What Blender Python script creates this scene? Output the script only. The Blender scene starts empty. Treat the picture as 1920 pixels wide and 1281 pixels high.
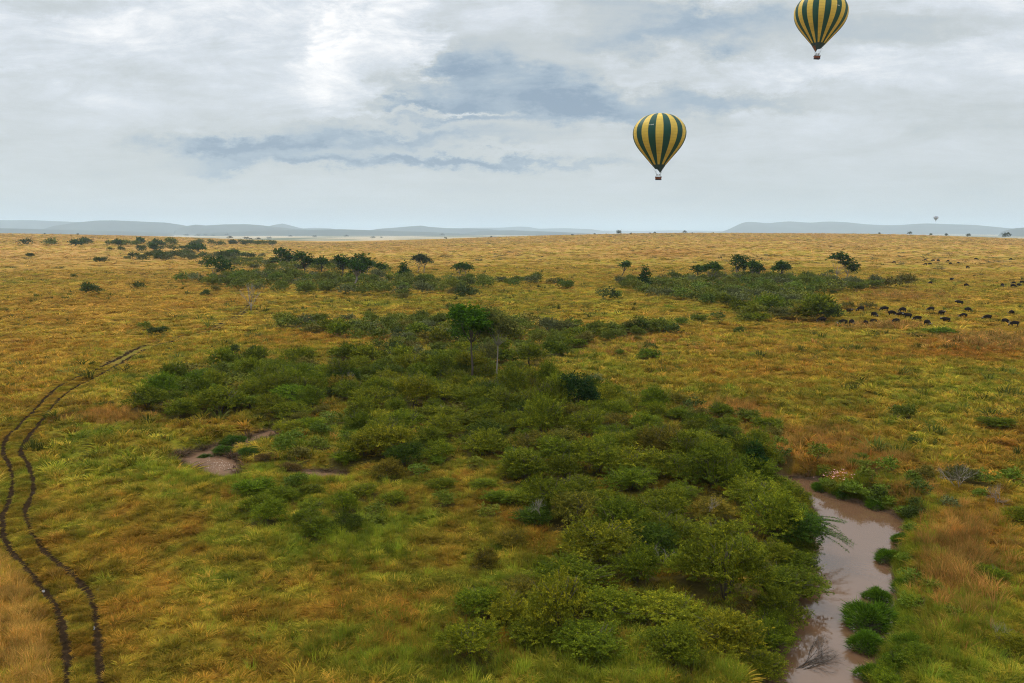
import bpy, math, random
import numpy as np
from mathutils import Vector, Matrix, Euler

random.seed(7)
rng = np.random.default_rng(11)
S = bpy.context.scene
COL = S.collection
D = bpy.data

# ------------------------------------------------------------------ camera
CZ = 25.0
F = 1493.0                      # focal length in photo pixels (1920 wide)
EYE = 434.0                     # photo row of the eye level
PITCH = math.atan((640.5 - EYE) / F)
cam_d = D.cameras.new('camera'); cam = D.objects.new('camera', cam_d); COL.objects.link(cam)
cam.location = (0, 0, CZ); cam.rotation_euler = (math.pi / 2 - PITCH, 0, 0)
cam_d.sensor_width = 36; cam_d.lens = 36 * F / 1920
cam_d.clip_start = 0.5; cam_d.clip_end = 200000
S.camera = cam

# ------------------------------------------------------------------ exposure / render
S.view_settings.view_transform = 'Standard'
S.view_settings.look = 'None'
S.view_settings.exposure = 0.08
S.view_settings.gamma = 1.0
S.cycles.max_bounces = 4; S.cycles.diffuse_bounces = 3; S.cycles.glossy_bounces = 2
S.cycles.transmission_bounces = 2; S.cycles.volume_bounces = 1; S.cycles.transparent_max_bounces = 4
S.cycles.use_denoising = True; S.cycles.denoising_prefilter = 'NONE'; S.cycles.denoising_input_passes = 'RGB_ALBEDO_NORMAL'; S.cycles.filter_width = 1.1
S.cycles.caustics_reflective = False; S.cycles.caustics_refractive = False
S.cycles.use_adaptive_sampling = False

# ------------------------------------------------------------------ node helper
class NT:
    def __init__(s, tree): s.t = tree; tree.nodes.clear()
    def n(s, typ, ins=None, **kw):
        nd = s.t.nodes.new(typ)
        for k, v in kw.items(): setattr(nd, k, v)
        for k, v in (ins or {}).items():
            sock = nd.inputs[k]
            if isinstance(v, bpy.types.NodeSocket): s.t.links.new(v, sock)
            else: sock.default_value = v
        return nd
    def m(s, op, a, b=0.0, c=None, clamp=False):
        ins = {0: a, 1: b}
        if c is not None: ins[2] = c
        return s.n('ShaderNodeMath', ins, operation=op, use_clamp=clamp).outputs[0]
    def mix(s, f, a, b, blend='MIX'):
        nd = s.n('ShaderNodeMix', data_type='RGBA', blend_type=blend)
        for i, v in ((0, f), (6, a), (7, b)):
            if isinstance(v, bpy.types.NodeSocket): s.t.links.new(v, nd.inputs[i])
            else: nd.inputs[i].default_value = v if i == 0 else (*v[:3], 1)
        return nd.outputs[2]
    def ramp(s, f, stops):
        nd = s.n('ShaderNodeValToRGB', {0: f}); e = nd.color_ramp.elements
        while len(e) < len(stops): e.new(0.5)
        for el, (p, c) in zip(e, stops):
            el.position = p; el.color = (*c, 1) if len(c) == 3 else c
        return nd.outputs[0]

# ------------------------------------------------------------------ sky
SUN_EL, SUN_AZ = math.radians(48), math.radians(-35)     # azimuth from +Y towards +X
W = D.worlds.new('World'); S.world = W; W.use_nodes = True
w = NT(W.node_tree)
SKY_STR = 0.1
sky = w.n('ShaderNodeTexSky', sky_type='NISHITA', sun_disc=False)
sky.sun_elevation = SUN_EL; sky.sun_rotation = SUN_AZ
dirv = w.n('ShaderNodeTexCoord').outputs['Generated']
sep = w.n('ShaderNodeSeparateXYZ', {0: dirv})
dx, dy, dz = sep.outputs
zz = w.m('MAXIMUM', dz, 0.0)
den = w.m('ADD', zz, 0.10)
uv = w.n('ShaderNodeCombineXYZ', {0: w.m('DIVIDE', dx, den), 1: w.m('DIVIDE', dy, den), 2: 0.0}).outputs[0]
# slanted stratus streaks
mp = w.n('ShaderNodeMapping', {0: uv, 'Rotation': (0, 0, 0.30), 'Scale': (0.38, 1.0, 1)}).outputs[0]
n1 = w.n('ShaderNodeTexNoise', {'Vector': mp, 'Scale': 2.1, 'Detail': 11.0, 'Roughness': 0.60, 'Distortion': 0.9}).outputs[0]
n2 = w.n('ShaderNodeTexNoise', {'Vector': uv, 'Scale': 0.9, 'Detail': 10.0, 'Roughness': 0.6, 'Distortion': 0.6}).outputs[0]
# plane coordinates around the +Y axis, for the large cloud masses
yy = w.m('MAXIMUM', dy, 0.05)
X = w.m('DIVIDE', dx, yy); Z = w.m('DIVIDE', dz, yy)
P3 = w.n('ShaderNodeCombineXYZ', {0: X, 1: w.m('MULTIPLY', Z, 2.2), 2: 0.0}).outputs[0]
wn = w.n('ShaderNodeTexNoise', {'Vector': P3, 'Scale': 9.0, 'Detail': 10.0, 'Roughness': 0.68})
wsep = w.n('ShaderNodeSeparateXYZ', {0: wn.outputs[1]})
X2 = w.m('ADD', X, w.m('MULTIPLY', w.m('SUBTRACT', wsep.outputs[0], 0.5), 0.30))
Z2 = w.m('ADD', Z, w.m('MULTIPLY', w.m('SUBTRACT', wsep.outputs[1], 0.5), 0.11))
puff = w.n('ShaderNodeTexNoise', {'Vector': P3, 'Scale': 13.0, 'Detail': 12.0, 'Roughness': 0.68, 'Distortion': 0.4}).outputs[0]
st3 = w.n('ShaderNodeMapping', {0: P3, 'Rotation': (0, 0, 0.12), 'Scale': (1.0, 1.7, 1)}).outputs[0]
strand = w.n('ShaderNodeTexNoise', {'Vector': st3, 'Scale': 5.5, 'Detail': 13.0, 'Roughness': 0.64, 'Distortion': 0.7}).outputs[0]
def to_xz(px, py):
    x = (px - 960) / F; v = -(py - 640.5) / F
    y = math.cos(PITCH) + v * math.sin(PITCH); z = -math.sin(PITCH) + v * math.cos(PITCH)
    return x / y, z / y
acc = None
for (px, py, sx, sy, amp) in [
    (930, 160, 190, 50, -.22), (820, 110, 70, 70, -.20), (1060, 195, 260, 18, -.26), (1200, 205, 220, 14, -.12),
    (440, 268, 100, 15, -.50), (610, 228, 60, 16, -.22), (700, 258, 170, 11, -.42), (690, 306, 190, 9, -.45), (900, 302, 170, 7, -.34),
    (560, 290, 120, 10, -.12), (1330, 40, 100, 28, -.34), (1290, 15, 60, 14, -.1), (1180, 70, 120, 26, -.20), (520, 110, 50, 60, -.08),
    (730, 65, 80, 55, .13), (690, 120, 110, 60, .15), (640, 10, 130, 40, .15), (780, 95, 40, 30, .22), (690, 190, 60, 18, .16),
    (1000, 110, 240, 70, -.11), (1270, 30, 220, 45, -.10), (1650, 40, 220, 40, -.08), (560, 280, 300, 40, -.07),
    (760, 192, 70, 8, -.26), (870, 218, 90, 6, -.2), (1080, 180, 60, 18, -.2), (950, 150, 60, 14, -.24), (860, 130, 40, 18, -.15), (900, 203, 80, 5, .30), (760, 262, 70, 5, .14), (620, 60, 25, 60, .16), (560, 170, 60, 30, .08), (1180, 150, 60, 12, .1),
    (1250, 125, 200, 26, .12), (820, 205, 110, 10, .16), (160, 40, 240, 50, .07), (420, 150, 260, 60, .03), (60, 130, 160, 12, -.08),
    (330, 95, 150, 14, -.09), (120, 15, 130, 20, -.2), (1450, 180, 200, 14, -.14), (1720, 50, 180, 22, -.16), (1750, 130, 200, 30, .04)]:
    cx, cz = to_xz(px, py)
    a = w.m('MULTIPLY', w.m('SUBTRACT', X2, cx), F / sx / 1.25)
    b = w.m('MULTIPLY', w.m('SUBTRACT', Z2, cz), F / sy / 1.25)
    g = w.m('POWER', 2.718, w.m('MULTIPLY', w.m('ADD', w.m('MULTIPLY', a, a), w.m('MULTIPLY', b, b)), -1.0))
    acc = w.m('MULTIPLY', g, amp) if acc is None else w.m('MULTIPLY_ADD', g, amp, acc)
lift = w.m('MULTIPLY', w.n('ShaderNodeMapRange', {0: dz, 1: 0.02, 2: 0.26, 3: 0.0, 4: 1.0}).outputs[0], 1.0)
def cen(x, k): return w.m('MULTIPLY', w.m('SUBTRACT', x, 0.5), k)
tex = w.m('ADD', w.m('ADD', cen(n1, .22), cen(n2, .50)), w.m('ADD', cen(puff, .40), cen(strand, .70)))
tex = w.m('MULTIPLY', tex, w.m('MULTIPLY_ADD', lift, 1.25, 0.12))
brk = w.m('MAXIMUM', w.m('ADD', 1.0, w.m('ADD', cen(strand, 3.4), cen(puff, 1.8))), 0.0)     # breaks the large masses into strands
val = w.m('ADD', w.m('MULTIPLY_ADD', lift, 0.23, 0.475), w.m('ADD', w.m('MULTIPLY', acc, brk), tex), clamp=True)
cc = w.ramp(val, [(0.0, (.25, .34, .45)), (0.25, (.36, .45, .54)), (0.48, (.535, .58, .60)), (0.66, (.665, .715, .77)), (0.86, (.87, .89, .915)), (1.0, (1.0, 1.0, 1.0))])
over = w.n('ShaderNodeMapRange', {0: dz, 1: 0.32, 2: 0.85, 3: 1.0 / SKY_STR, 4: 2.5 / SKY_STR}).outputs[0]   # an overcast sky is brightest overhead
cc10 = w.mix(1.0, cc, w.n('ShaderNodeCombineXYZ', {0: over, 1: over, 2: over}).outputs[0], 'MULTIPLY')
skyc = w.mix(0.97, sky.outputs[0], cc10)
bg = w.n('ShaderNodeBackground', {0: skyc, 1: SKY_STR})
w.n('ShaderNodeOutputWorld', {0: bg.outputs[0]})
W.cycles.sampling_method = 'MANUAL'; W.cycles.sample_map_resolution = 512

# ------------------------------------------------------------------ sun (veiled by the overcast)
sl = D.lights.new('sun', 'SUN'); sun = D.objects.new('sun', sl); COL.objects.link(sun)
sl.energy = 1.5; sl.angle = math.radians(12); sl.color = (1.0, .93, .80)
sd = Vector((math.sin(SUN_AZ) * math.cos(SUN_EL), math.cos(SUN_AZ) * math.cos(SUN_EL), math.sin(SUN_EL)))
sun.rotation_euler = sd.to_track_quat('Z', 'Y').to_euler()

# ------------------------------------------------------------------ numeric helpers
def hash2(ix, iy, seed):
    h = (ix.astype(np.int64) * 374761393 + iy.astype(np.int64) * 668265263 + seed * 974634777) & 0x7fffffff
    h = ((h ^ (h >> 13)) * 1274126177) & 0x7fffffff
    h = (h ^ (h >> 16)) & 0xffffff
    return h / float(0xffffff)
def vnoise(x, y, seed=0):
    ix = np.floor(x); iy = np.floor(y); fx = x - ix; fy = y - iy
    fx = fx * fx * (3 - 2 * fx); fy = fy * fy * (3 - 2 * fy)
    a = hash2(ix, iy, seed); b = hash2(ix + 1, iy, seed); c = hash2(ix, iy + 1, seed); d = hash2(ix + 1, iy + 1, seed)
    return (a * (1 - fx) + b * fx) * (1 - fy) + (c * (1 - fx) + d * fx) * fy
def fbm(x, y, sc, oct=3, seed=0):
    v = 0; a = 1; t = 0; x = x / sc; y = y / sc
    for k in range(oct):
        v = v + a * vnoise(x, y, seed + k * 17); t += a; a *= .5; x = x * 2.03 + 5.1; y = y * 2.03 + 1.7
    return v / t
def smooth(t): t = np.clip(t, 0, 1); return t * t * (3 - 2 * t)

CP, SP = math.cos(PITCH), math.sin(PITCH)
def pixdir(px, py):
    x = (np.asarray(px, float) - 960) / F; v = -(np.asarray(py, float) - 640.5) / F
    return x, CP + v * SP, -SP + v * CP
def project(x, y, z):
    dep = y * CP - (z - CZ) * SP; dep = np.where(dep > 1, dep, 1)
    v = y * SP + (z - CZ) * CP
    return 960 + F * x / dep, 640.5 - F * v / dep
def unproj(px, py, z):
    x, y, q = pixdir(px, py); t = (z - CZ) / q
    return np.stack([x * t, y * t], -1)

# ------------------------------------------------------------------ water courses and wheel ruts, laid out on the ground
ZR, ZS = -1.7, -0.75
river_px = [(1440, 1300), (1432, 1281), (1468, 1200), (1490, 1150), (1500, 1100), (1505, 1060), (1515, 1010), (1530, 965), (1518, 935), (1490, 918),
            (1440, 905), (1400, 900), (1400, 893), (1450, 896), (1500, 897), (1535, 902), (1532, 915), (1545, 930), (1590, 940), (1625, 948), (1665, 962), (1692, 980), (1690, 1010),
            (1682, 1030), (1668, 1055), (1672, 1085), (1682, 1110), (1672, 1150), (1676, 1185), (1668, 1210), (1642, 1240), (1628, 1281), (1625, 1300)]
pool_px = [(336, 862), (352, 850), (385, 845), (400, 838), (430, 835), (468, 822), (500, 810), (512, 806), (516, 814), (490, 828), (450, 839), (418, 846), (405, 855),
           (425, 857), (442, 864), (444, 878), (436, 896), (418, 897), (392, 890), (364, 878)]
pool2_px = [(555, 884), (600, 886), (640, 889), (638, 897), (600, 896), (560, 892)]
river = unproj(*np.array(river_px, float).T, ZR)
river = np.vstack([[(14.0, 18.0), (13.5, 30.0)], river[:], [(19.5, 30.0), (22.0, 18.0)]])
pool = unproj(*np.array(pool_px, float).T, ZS)
pool2 = unproj(*np.array(pool2_px, float).T, ZS)
rutL_px = [(126, 1330), (127, 1281), (122, 1210), (108, 1150), (85, 1110), (55, 1075), (25, 1040), (8, 1005), (5, 970), (18, 935), (24, 905), (18, 872), (6, 848), (10, 825),
           (30, 805), (55, 782), (72, 765), (98, 737), (130, 715), (165, 700), (200, 684), (232, 666), (256, 652), (285, 643), (330, 632), (370, 622), (400, 613), (425, 601), (445, 588), (462, 575), (472, 562), (476, 552)]
rutR_px = [(188, 1330), (187, 1281), (184, 1210), (178, 1150), (165, 1115), (140, 1083), (100, 1050), (70, 1015), (50, 975), (50, 945), (62, 920), (60, 890), (48, 862), (38, 842),
           (50, 822), (72, 798), (90, 776), (115, 748), (150, 722), (190, 702), (222, 684), (250, 668), (272, 655), (300, 646), (340, 636), (380, 625), (410, 615), (436, 601), (455, 588), (470, 576), (480, 563), (483, 553)]
def catmull(P, step):
    P = np.asarray(P, float); out = []
    Q = np.vstack([2 * P[0] - P[1], P, 2 * P[-1] - P[-2]])
    for i in range(1, len(Q) - 2):
        n = max(2, int(np.linalg.norm(Q[i + 1] - Q[i]) / step)); t = np.linspace(0, 1, n, endpoint=False)[:, None]
        a, b, c, d = Q[i - 1], Q[i], Q[i + 1], Q[i + 2]
        out.append(.5 * (2 * b + (c - a) * t + (2 * a - 5 * b + 4 * c - d) * t ** 2 + (3 * b - a - 3 * c + d) * t ** 3))
    out.append(P[-1:]); return np.vstack(out)
rutL = catmull(unproj(*np.array(rutL_px, float).T, 0.0), .5)
rutR = catmull(unproj(*np.array(rutR_px, float).T, 0.0), .5)

def seg_dist(X, Y, poly, closed):
    P = np.asarray(poly); Q = np.roll(P, -1, 0) if closed else P[1:]; P = P if closed else P[:-1]
    best = np.full(X.shape, 1e9)
    for (ax, ay), (bx, by) in zip(P, Q):
        ex, ey = bx - ax, by - ay; L = ex * ex + ey * ey + 1e-9
        t = np.clip(((X - ax) * ex + (Y - ay) * ey) / L, 0, 1)
        best = np.minimum(best, (X - ax - t * ex) ** 2 + (Y - ay - t * ey) ** 2)
    return np.sqrt(best)
def inside(X, Y, poly):
    P = np.asarray(poly); Q = np.roll(P, -1, 0); r = np.zeros(X.shape, bool)
    for (ax, ay), (bx, by) in zip(P, Q):
        if ay == by: continue
        r ^= ((ay > Y) != (by > Y)) & (X < (bx - ax) * (Y - ay) / (by - ay) + ax)
    return r
GX0, GX1, GY0, GY1, GS = -120.0, 62.0, 14.0, 330.0, 0.5
gx = np.arange(GX0, GX1, GS); gy = np.arange(GY0, GY1, GS)
GXX, GYY = np.meshgrid(gx, gy)
def sdf(poly):
    out = np.full(GXX.shape, 30.0)
    P = np.asarray(poly); m = (GXX > P[:, 0].min() - 14) & (GXX < P[:, 0].max() + 14) & (GYY > P[:, 1].min() - 14) & (GYY < P[:, 1].max() + 14)
    d = seg_dist(GXX[m], GYY[m], poly, True); ins = inside(GXX[m], GYY[m], poly)
    out[m] = np.where(ins, -d, d); return out
G_river = sdf(river); G_pool = np.minimum(sdf(pool), sdf(pool2))
def rutfield(line):
    out = np.full(GXX.shape, 30.0)
    sub = line[::3]
    d = seg_dist(GXX[::1, ::1], GYY, sub, False); out[:] = d; return out
G_rut = np.minimum(rutfield(rutL), rutfield(rutR))
def samp(G, x, y, fill=30.0):
    u = (x - GX0) / GS; v = (y - GY0) / GS
    ok = (u >= 0) & (v >= 0) & (u < G.shape[1] - 1.01) & (v < G.shape[0] - 1.01)
    u = np.where(ok, u, 0); v = np.where(ok, v, 0)
    i = np.floor(u).astype(int); j = np.floor(v).astype(int); fu = u - i; fv = v - j
    r = (G[j, i] * (1 - fu) + G[j, i + 1] * fu) * (1 - fv) + (G[j + 1, i] * (1 - fu) + G[j + 1, i + 1] * fu) * fv
    return np.where(ok, r, fill)

# ------------------------------------------------------------------ terrain
EDGE = np.array([(-2500, 437), (-200, 437), (0, 438), (120, 439.5), (230, 442), (330, 445), (430, 449), (520, 452.5), (620, 454), (700, 452.5), (800, 449.5), (900, 446), (1000, 443), (1100, 440), (1200, 438),
                 (1300, 437.3), (1500, 437.5), (1620, 438.5), (1700, 440), (1800, 443.5), (1920, 448), (2100, 452), (4500, 452)])
RC, ZFAR = 2300.0, -42.0
def terrain(x, y):
    x = np.asarray(x, float); y = np.asarray(y, float); r = np.hypot(x, y)
    ang = np.clip(x / np.maximum(y, 1e-3), -3, 3); ang = np.where(y <= 0, np.sign(x) * 3, ang)
    px = 960 + F * ang / CP
    epy = np.interp(px, EDGE[:, 0], EDGE[:, 1])
    dxx, dyy, dzz = pixdir(px, epy); slope = dzz / np.hypot(dxx, dyy)
    A = CZ + slope * RC
    up = np.clip((r - 380) / (RC - 380), 0, 1) ** 1.25
    z = A * np.where(r < RC, up, 1.0)
    dn = smooth((r - RC) / 2600.0)
    z = z * (1 - dn) + ZFAR * dn
    near = np.clip(1 - r / 900.0, 0, 1)
    z = z + near * ((fbm(x, y, 38, 2, 3) - .5) * 0.9 + (fbm(x, y, 7, 2, 5) - .5) * .55 + (fbm(x, y, 1.5, 2, 9) - .5) * .55)
    z = z + (fbm(x, y, 260, 2, 31) - .5) * 3.0 * smooth((r - 250) / 500.) * (1 - dn)
    wob = (fbm(x, y, 3.0, 3, 21) - .5)
    # river trench: floor under the water, steep bank, rounded lip
    d = samp(G_river, x, y) 
    lip = smooth((d + wob * 1.6 * (d > 0)) / 3.0) 
    z = np.where(d < 12, np.where(d <= 0, ZR + np.maximum(d, -2.0) * .35, ZR + .12 * smooth(d / .25) + (z - ZR) * lip), z)
    d = samp(G_pool, x, y)
    lip = smooth((d + wob * 1.2 * (d > 0)) / 3.6)
    z = np.where(d < 12, np.where(d <= 0, ZS + np.maximum(d, -1.0) * .18, ZS + .05 * smooth(d / .3) + (z - ZS) * lip), z)
    d = samp(G_rut, x, y)
    z = z - .13 * np.exp(-(d / .45) ** 2) * (r < 240)
    return z
def at(px, py):
    """ground point seen at a photo pixel"""
    px = np.atleast_1d(np.asarray(px, float)); py = np.atleast_1d(np.asarray(py, float))
    x, y, q = pixdir(px, py)
    ts = np.geomspace(30, 30000, 110); prev = np.full(px.shape, 30.0); hit = np.full(px.shape, np.nan)
    for t in ts:
        below = (CZ + q * t) < terrain(x * t, y * t)
        new = below & np.isnan(hit); hit = np.where(new, t, hit); prev = np.where(np.isnan(hit), t, prev)
    lo, hi = prev.copy(), np.where(np.isnan(hit), prev, hit)
    for _ in range(14):
        mid = (lo + hi) / 2; b = (CZ + q * mid) < terrain(x * mid, y * mid)
        hi = np.where(b, mid, hi); lo = np.where(b, lo, mid)
    t = (lo + hi) / 2
    return np.stack([x * t, y * t, terrain(x * t, y * t)], -1)

# ------------------------------------------------------------------ where the bushes stand
TONES = {'olive green': (.110, .132, .008), 'yellowish olive': (.150, .158, .010), 'dark green': (.055, .080, .008), 'fresh green': (.105, .150, .008), 'brownish olive': (.135, .115, .014), 'grey green': (.11, .12, .035)}
# name, polygon in photo pixels, spacing m, radius range m, tones, height factor
THICKETS = [
    ('thicket left of the brown river', [(1010, 1290), (1420, 1290), (1462, 1190), (1480, 1110), (1495, 1010), (1490, 940), (1430, 900), (1340, 830), (1250, 765), (1120, 750), (930, 705), (760, 690), (650, 700), (610, 735), (690, 760),
        (660, 830), (640, 880), (730, 900), (860, 850), (960, 860), (985, 960), (1050, 1000), (1080, 1100), (1030, 1200)], 3.4, (1.9, 3.6), ['olive green'] * 7 + ['yellowish olive'] * 3 + ['brownish olive'] + ['dark green'], 1.0),
    ('bushes beside the shallow stream', [(425, 925), (520, 905), (740, 940), (720, 990), (600, 1000), (510, 990)], 2.6, (1.2, 2.0), ['olive green', 'fresh green', 'olive green'], .75),
    ('thicket behind the shallow stream', [(265, 775), (285, 745), (335, 705), (420, 685), (560, 690), (640, 715), (600, 760), (550, 792), (450, 780), (330, 788)], 3.6, (2.2, 3.5), ['olive green'] * 4 + ['fresh green', 'yellowish olive', 'brownish olive'], 1.0),
    ('thicket around the two tall trees', [(515, 612), (620, 606), (830, 603), (1000, 610), (1100, 618), (1250, 612), (1262, 628), (1100, 645), (1000, 690), (900, 712), (650, 692), (640, 672), (745, 648), (560, 622)], 4.6, (2.4, 4.0), ['olive green'] * 4 + ['dark green', 'grey green', 'yellowish olive', 'brownish olive'], .85),
    ('bushes left of the buffalo herd', [(1160, 532), (1300, 524), (1540, 526), (1660, 541), (1560, 550), (1500, 556), (1560, 590), (1550, 603), (1470, 603), (1400, 606), (1385, 585), (1260, 562), (1190, 550)], 7.2, (3.4, 5.6), ['olive green'] * 3 + ['grey green', 'fresh green', 'yellowish olive'], .9),
    ('bush belt below the far trees', [(330, 527), (500, 515), (700, 524), (900, 530), (1010, 527), (1000, 535), (900, 541), (760, 557), (560, 552), (430, 541)], 8.0, (3.6, 5.6), ['olive green'] * 3 + ['grey green', 'yellowish olive', 'fresh green'], .72),
    ('far bushes on the left', [(380, 500), (430, 488), (520, 492), (700, 500), (735, 517), (520, 508)], 13, (3.5, 6), ['olive green', 'yellowish olive', 'grey green'], .6),
    ('far bushes on the left', [(215, 489), (300, 482), (500, 483), (420, 490), (260, 491)], 16, (4.5, 8), ['olive green', 'dark green', 'grey green'], .5),
    ('far bushes on the left', [(225, 471), (340, 467), (350, 470), (240, 474)], 26, (5, 10), ['olive green', 'dark green'], .34),
    ('far bushes on the left', [(50, 460.5), (270, 460), (275, 463), (50, 463)], 30, (8, 12), ['dark green', 'olive green'], .28),
    ('far bushes on the left', [(280, 463), (520, 459), (520, 461), (285, 465)], 34, (7, 12), ['dark green', 'olive green'], .4),
    ('scrub on the bank above the river bend', [(1485, 872), (1560, 848), (1640, 868), (1720, 905), (1765, 965), (1715, 950), (1640, 925), (1560, 905)], 2.7, (.9, 1.7), ['olive green', 'brownish olive', 'dark green', 'fresh green'], .8),
    ('scrub on the bank above the river bend', [(1250, 750), (1330, 775), (1440, 800), (1490, 860), (1430, 880), (1330, 820)], 3.4, (1.4, 2.4), ['olive green', 'brownish olive', 'dark green', 'olive green'], .9),
    ('scrub around the mud patch', [(520, 805), (600, 772), (690, 782), (655, 870), (565, 872), (525, 850)], 3.0, (1.3, 2.2), ['olive green', 'fresh green', 'yellowish olive', 'brownish olive'], .7),
    ('scattered scrub left of the thicket', [(830, 960), (980, 960), (1040, 1090), (1010, 1281), (840, 1281), (900, 1100)], 4.2, (1.1, 2.2), ['olive green', 'brownish olive', 'yellowish olive'], .8),
    ('scattered scrub left of the thicket', [(760, 880), (960, 850), (990, 940), (820, 950)], 4.0, (1.1, 2.0), ['olive green', 'fresh green', 'yellowish olive'], .7),
    ('bushes on the right river bank', [(1700, 1120), (1880, 1080), (1910, 1280), (1680, 1290), (1700, 1200)], 4.4, (.8, 1.5), ['fresh green', 'yellowish olive'], .8),
    ('bushes on the right river bank', [(1730, 940), (1910, 900), (1915, 1010), (1850, 990)], 4.2, (.9, 1.7), ['grey green', 'yellowish olive', 'fresh green'], .9),
    ('bushes on the far river bank', [(1330, 800), (1420, 840), (1480, 880), (1400, 870)], 3.4, (1.2, 2.0), ['dark green', 'olive green'], .9),
]
BU = []   # x, y, z, R, tone, hf, place
for (place, poly, sp, (r0, r1), tones, hf) in THICKETS:
    pp = np.array(poly, float); W2 = at(pp[:, 0], pp[:, 1])[:, :2]
    lo, hi = W2.min(0), W2.max(0); area = (hi - lo).prod(); n = int(area / sp ** 2 * 14)
    cand = rng.uniform(lo, hi, (n, 2)); cand = cand[inside(cand[:, 0], cand[:, 1], W2)]
    got = []
    cell = {}
    for c in cand:
        k = (int(c[0] // sp), int(c[1] // sp)); ok = True
        for i in (-1, 0, 1):
            for j in (-1, 0, 1):
                for q in cell.get((k[0] + i, k[1] + j), ()):
                    if (q[0] - c[0]) ** 2 + (q[1] - c[1]) ** 2 < sp * sp: ok = False
        if ok: cell.setdefault(k, []).append(c); got.append(c)
    if not got: continue
    G = np.array(got); zz_ = terrain(G[:, 0], G[:, 1]); dr = samp(G_river, G[:, 0], G[:, 1]); dp = samp(G_pool, G[:, 0], G[:, 1])
    for (x, y), z, a_, b_ in zip(G, zz_, dr, dp):
        R = random.uniform(r0, r1)
        if a_ < .2 or b_ < R * .8: continue
        BU.append([x, y, z, R, random.choice(tones), hf * random.uniform(.8, 1.15), place])
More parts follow.
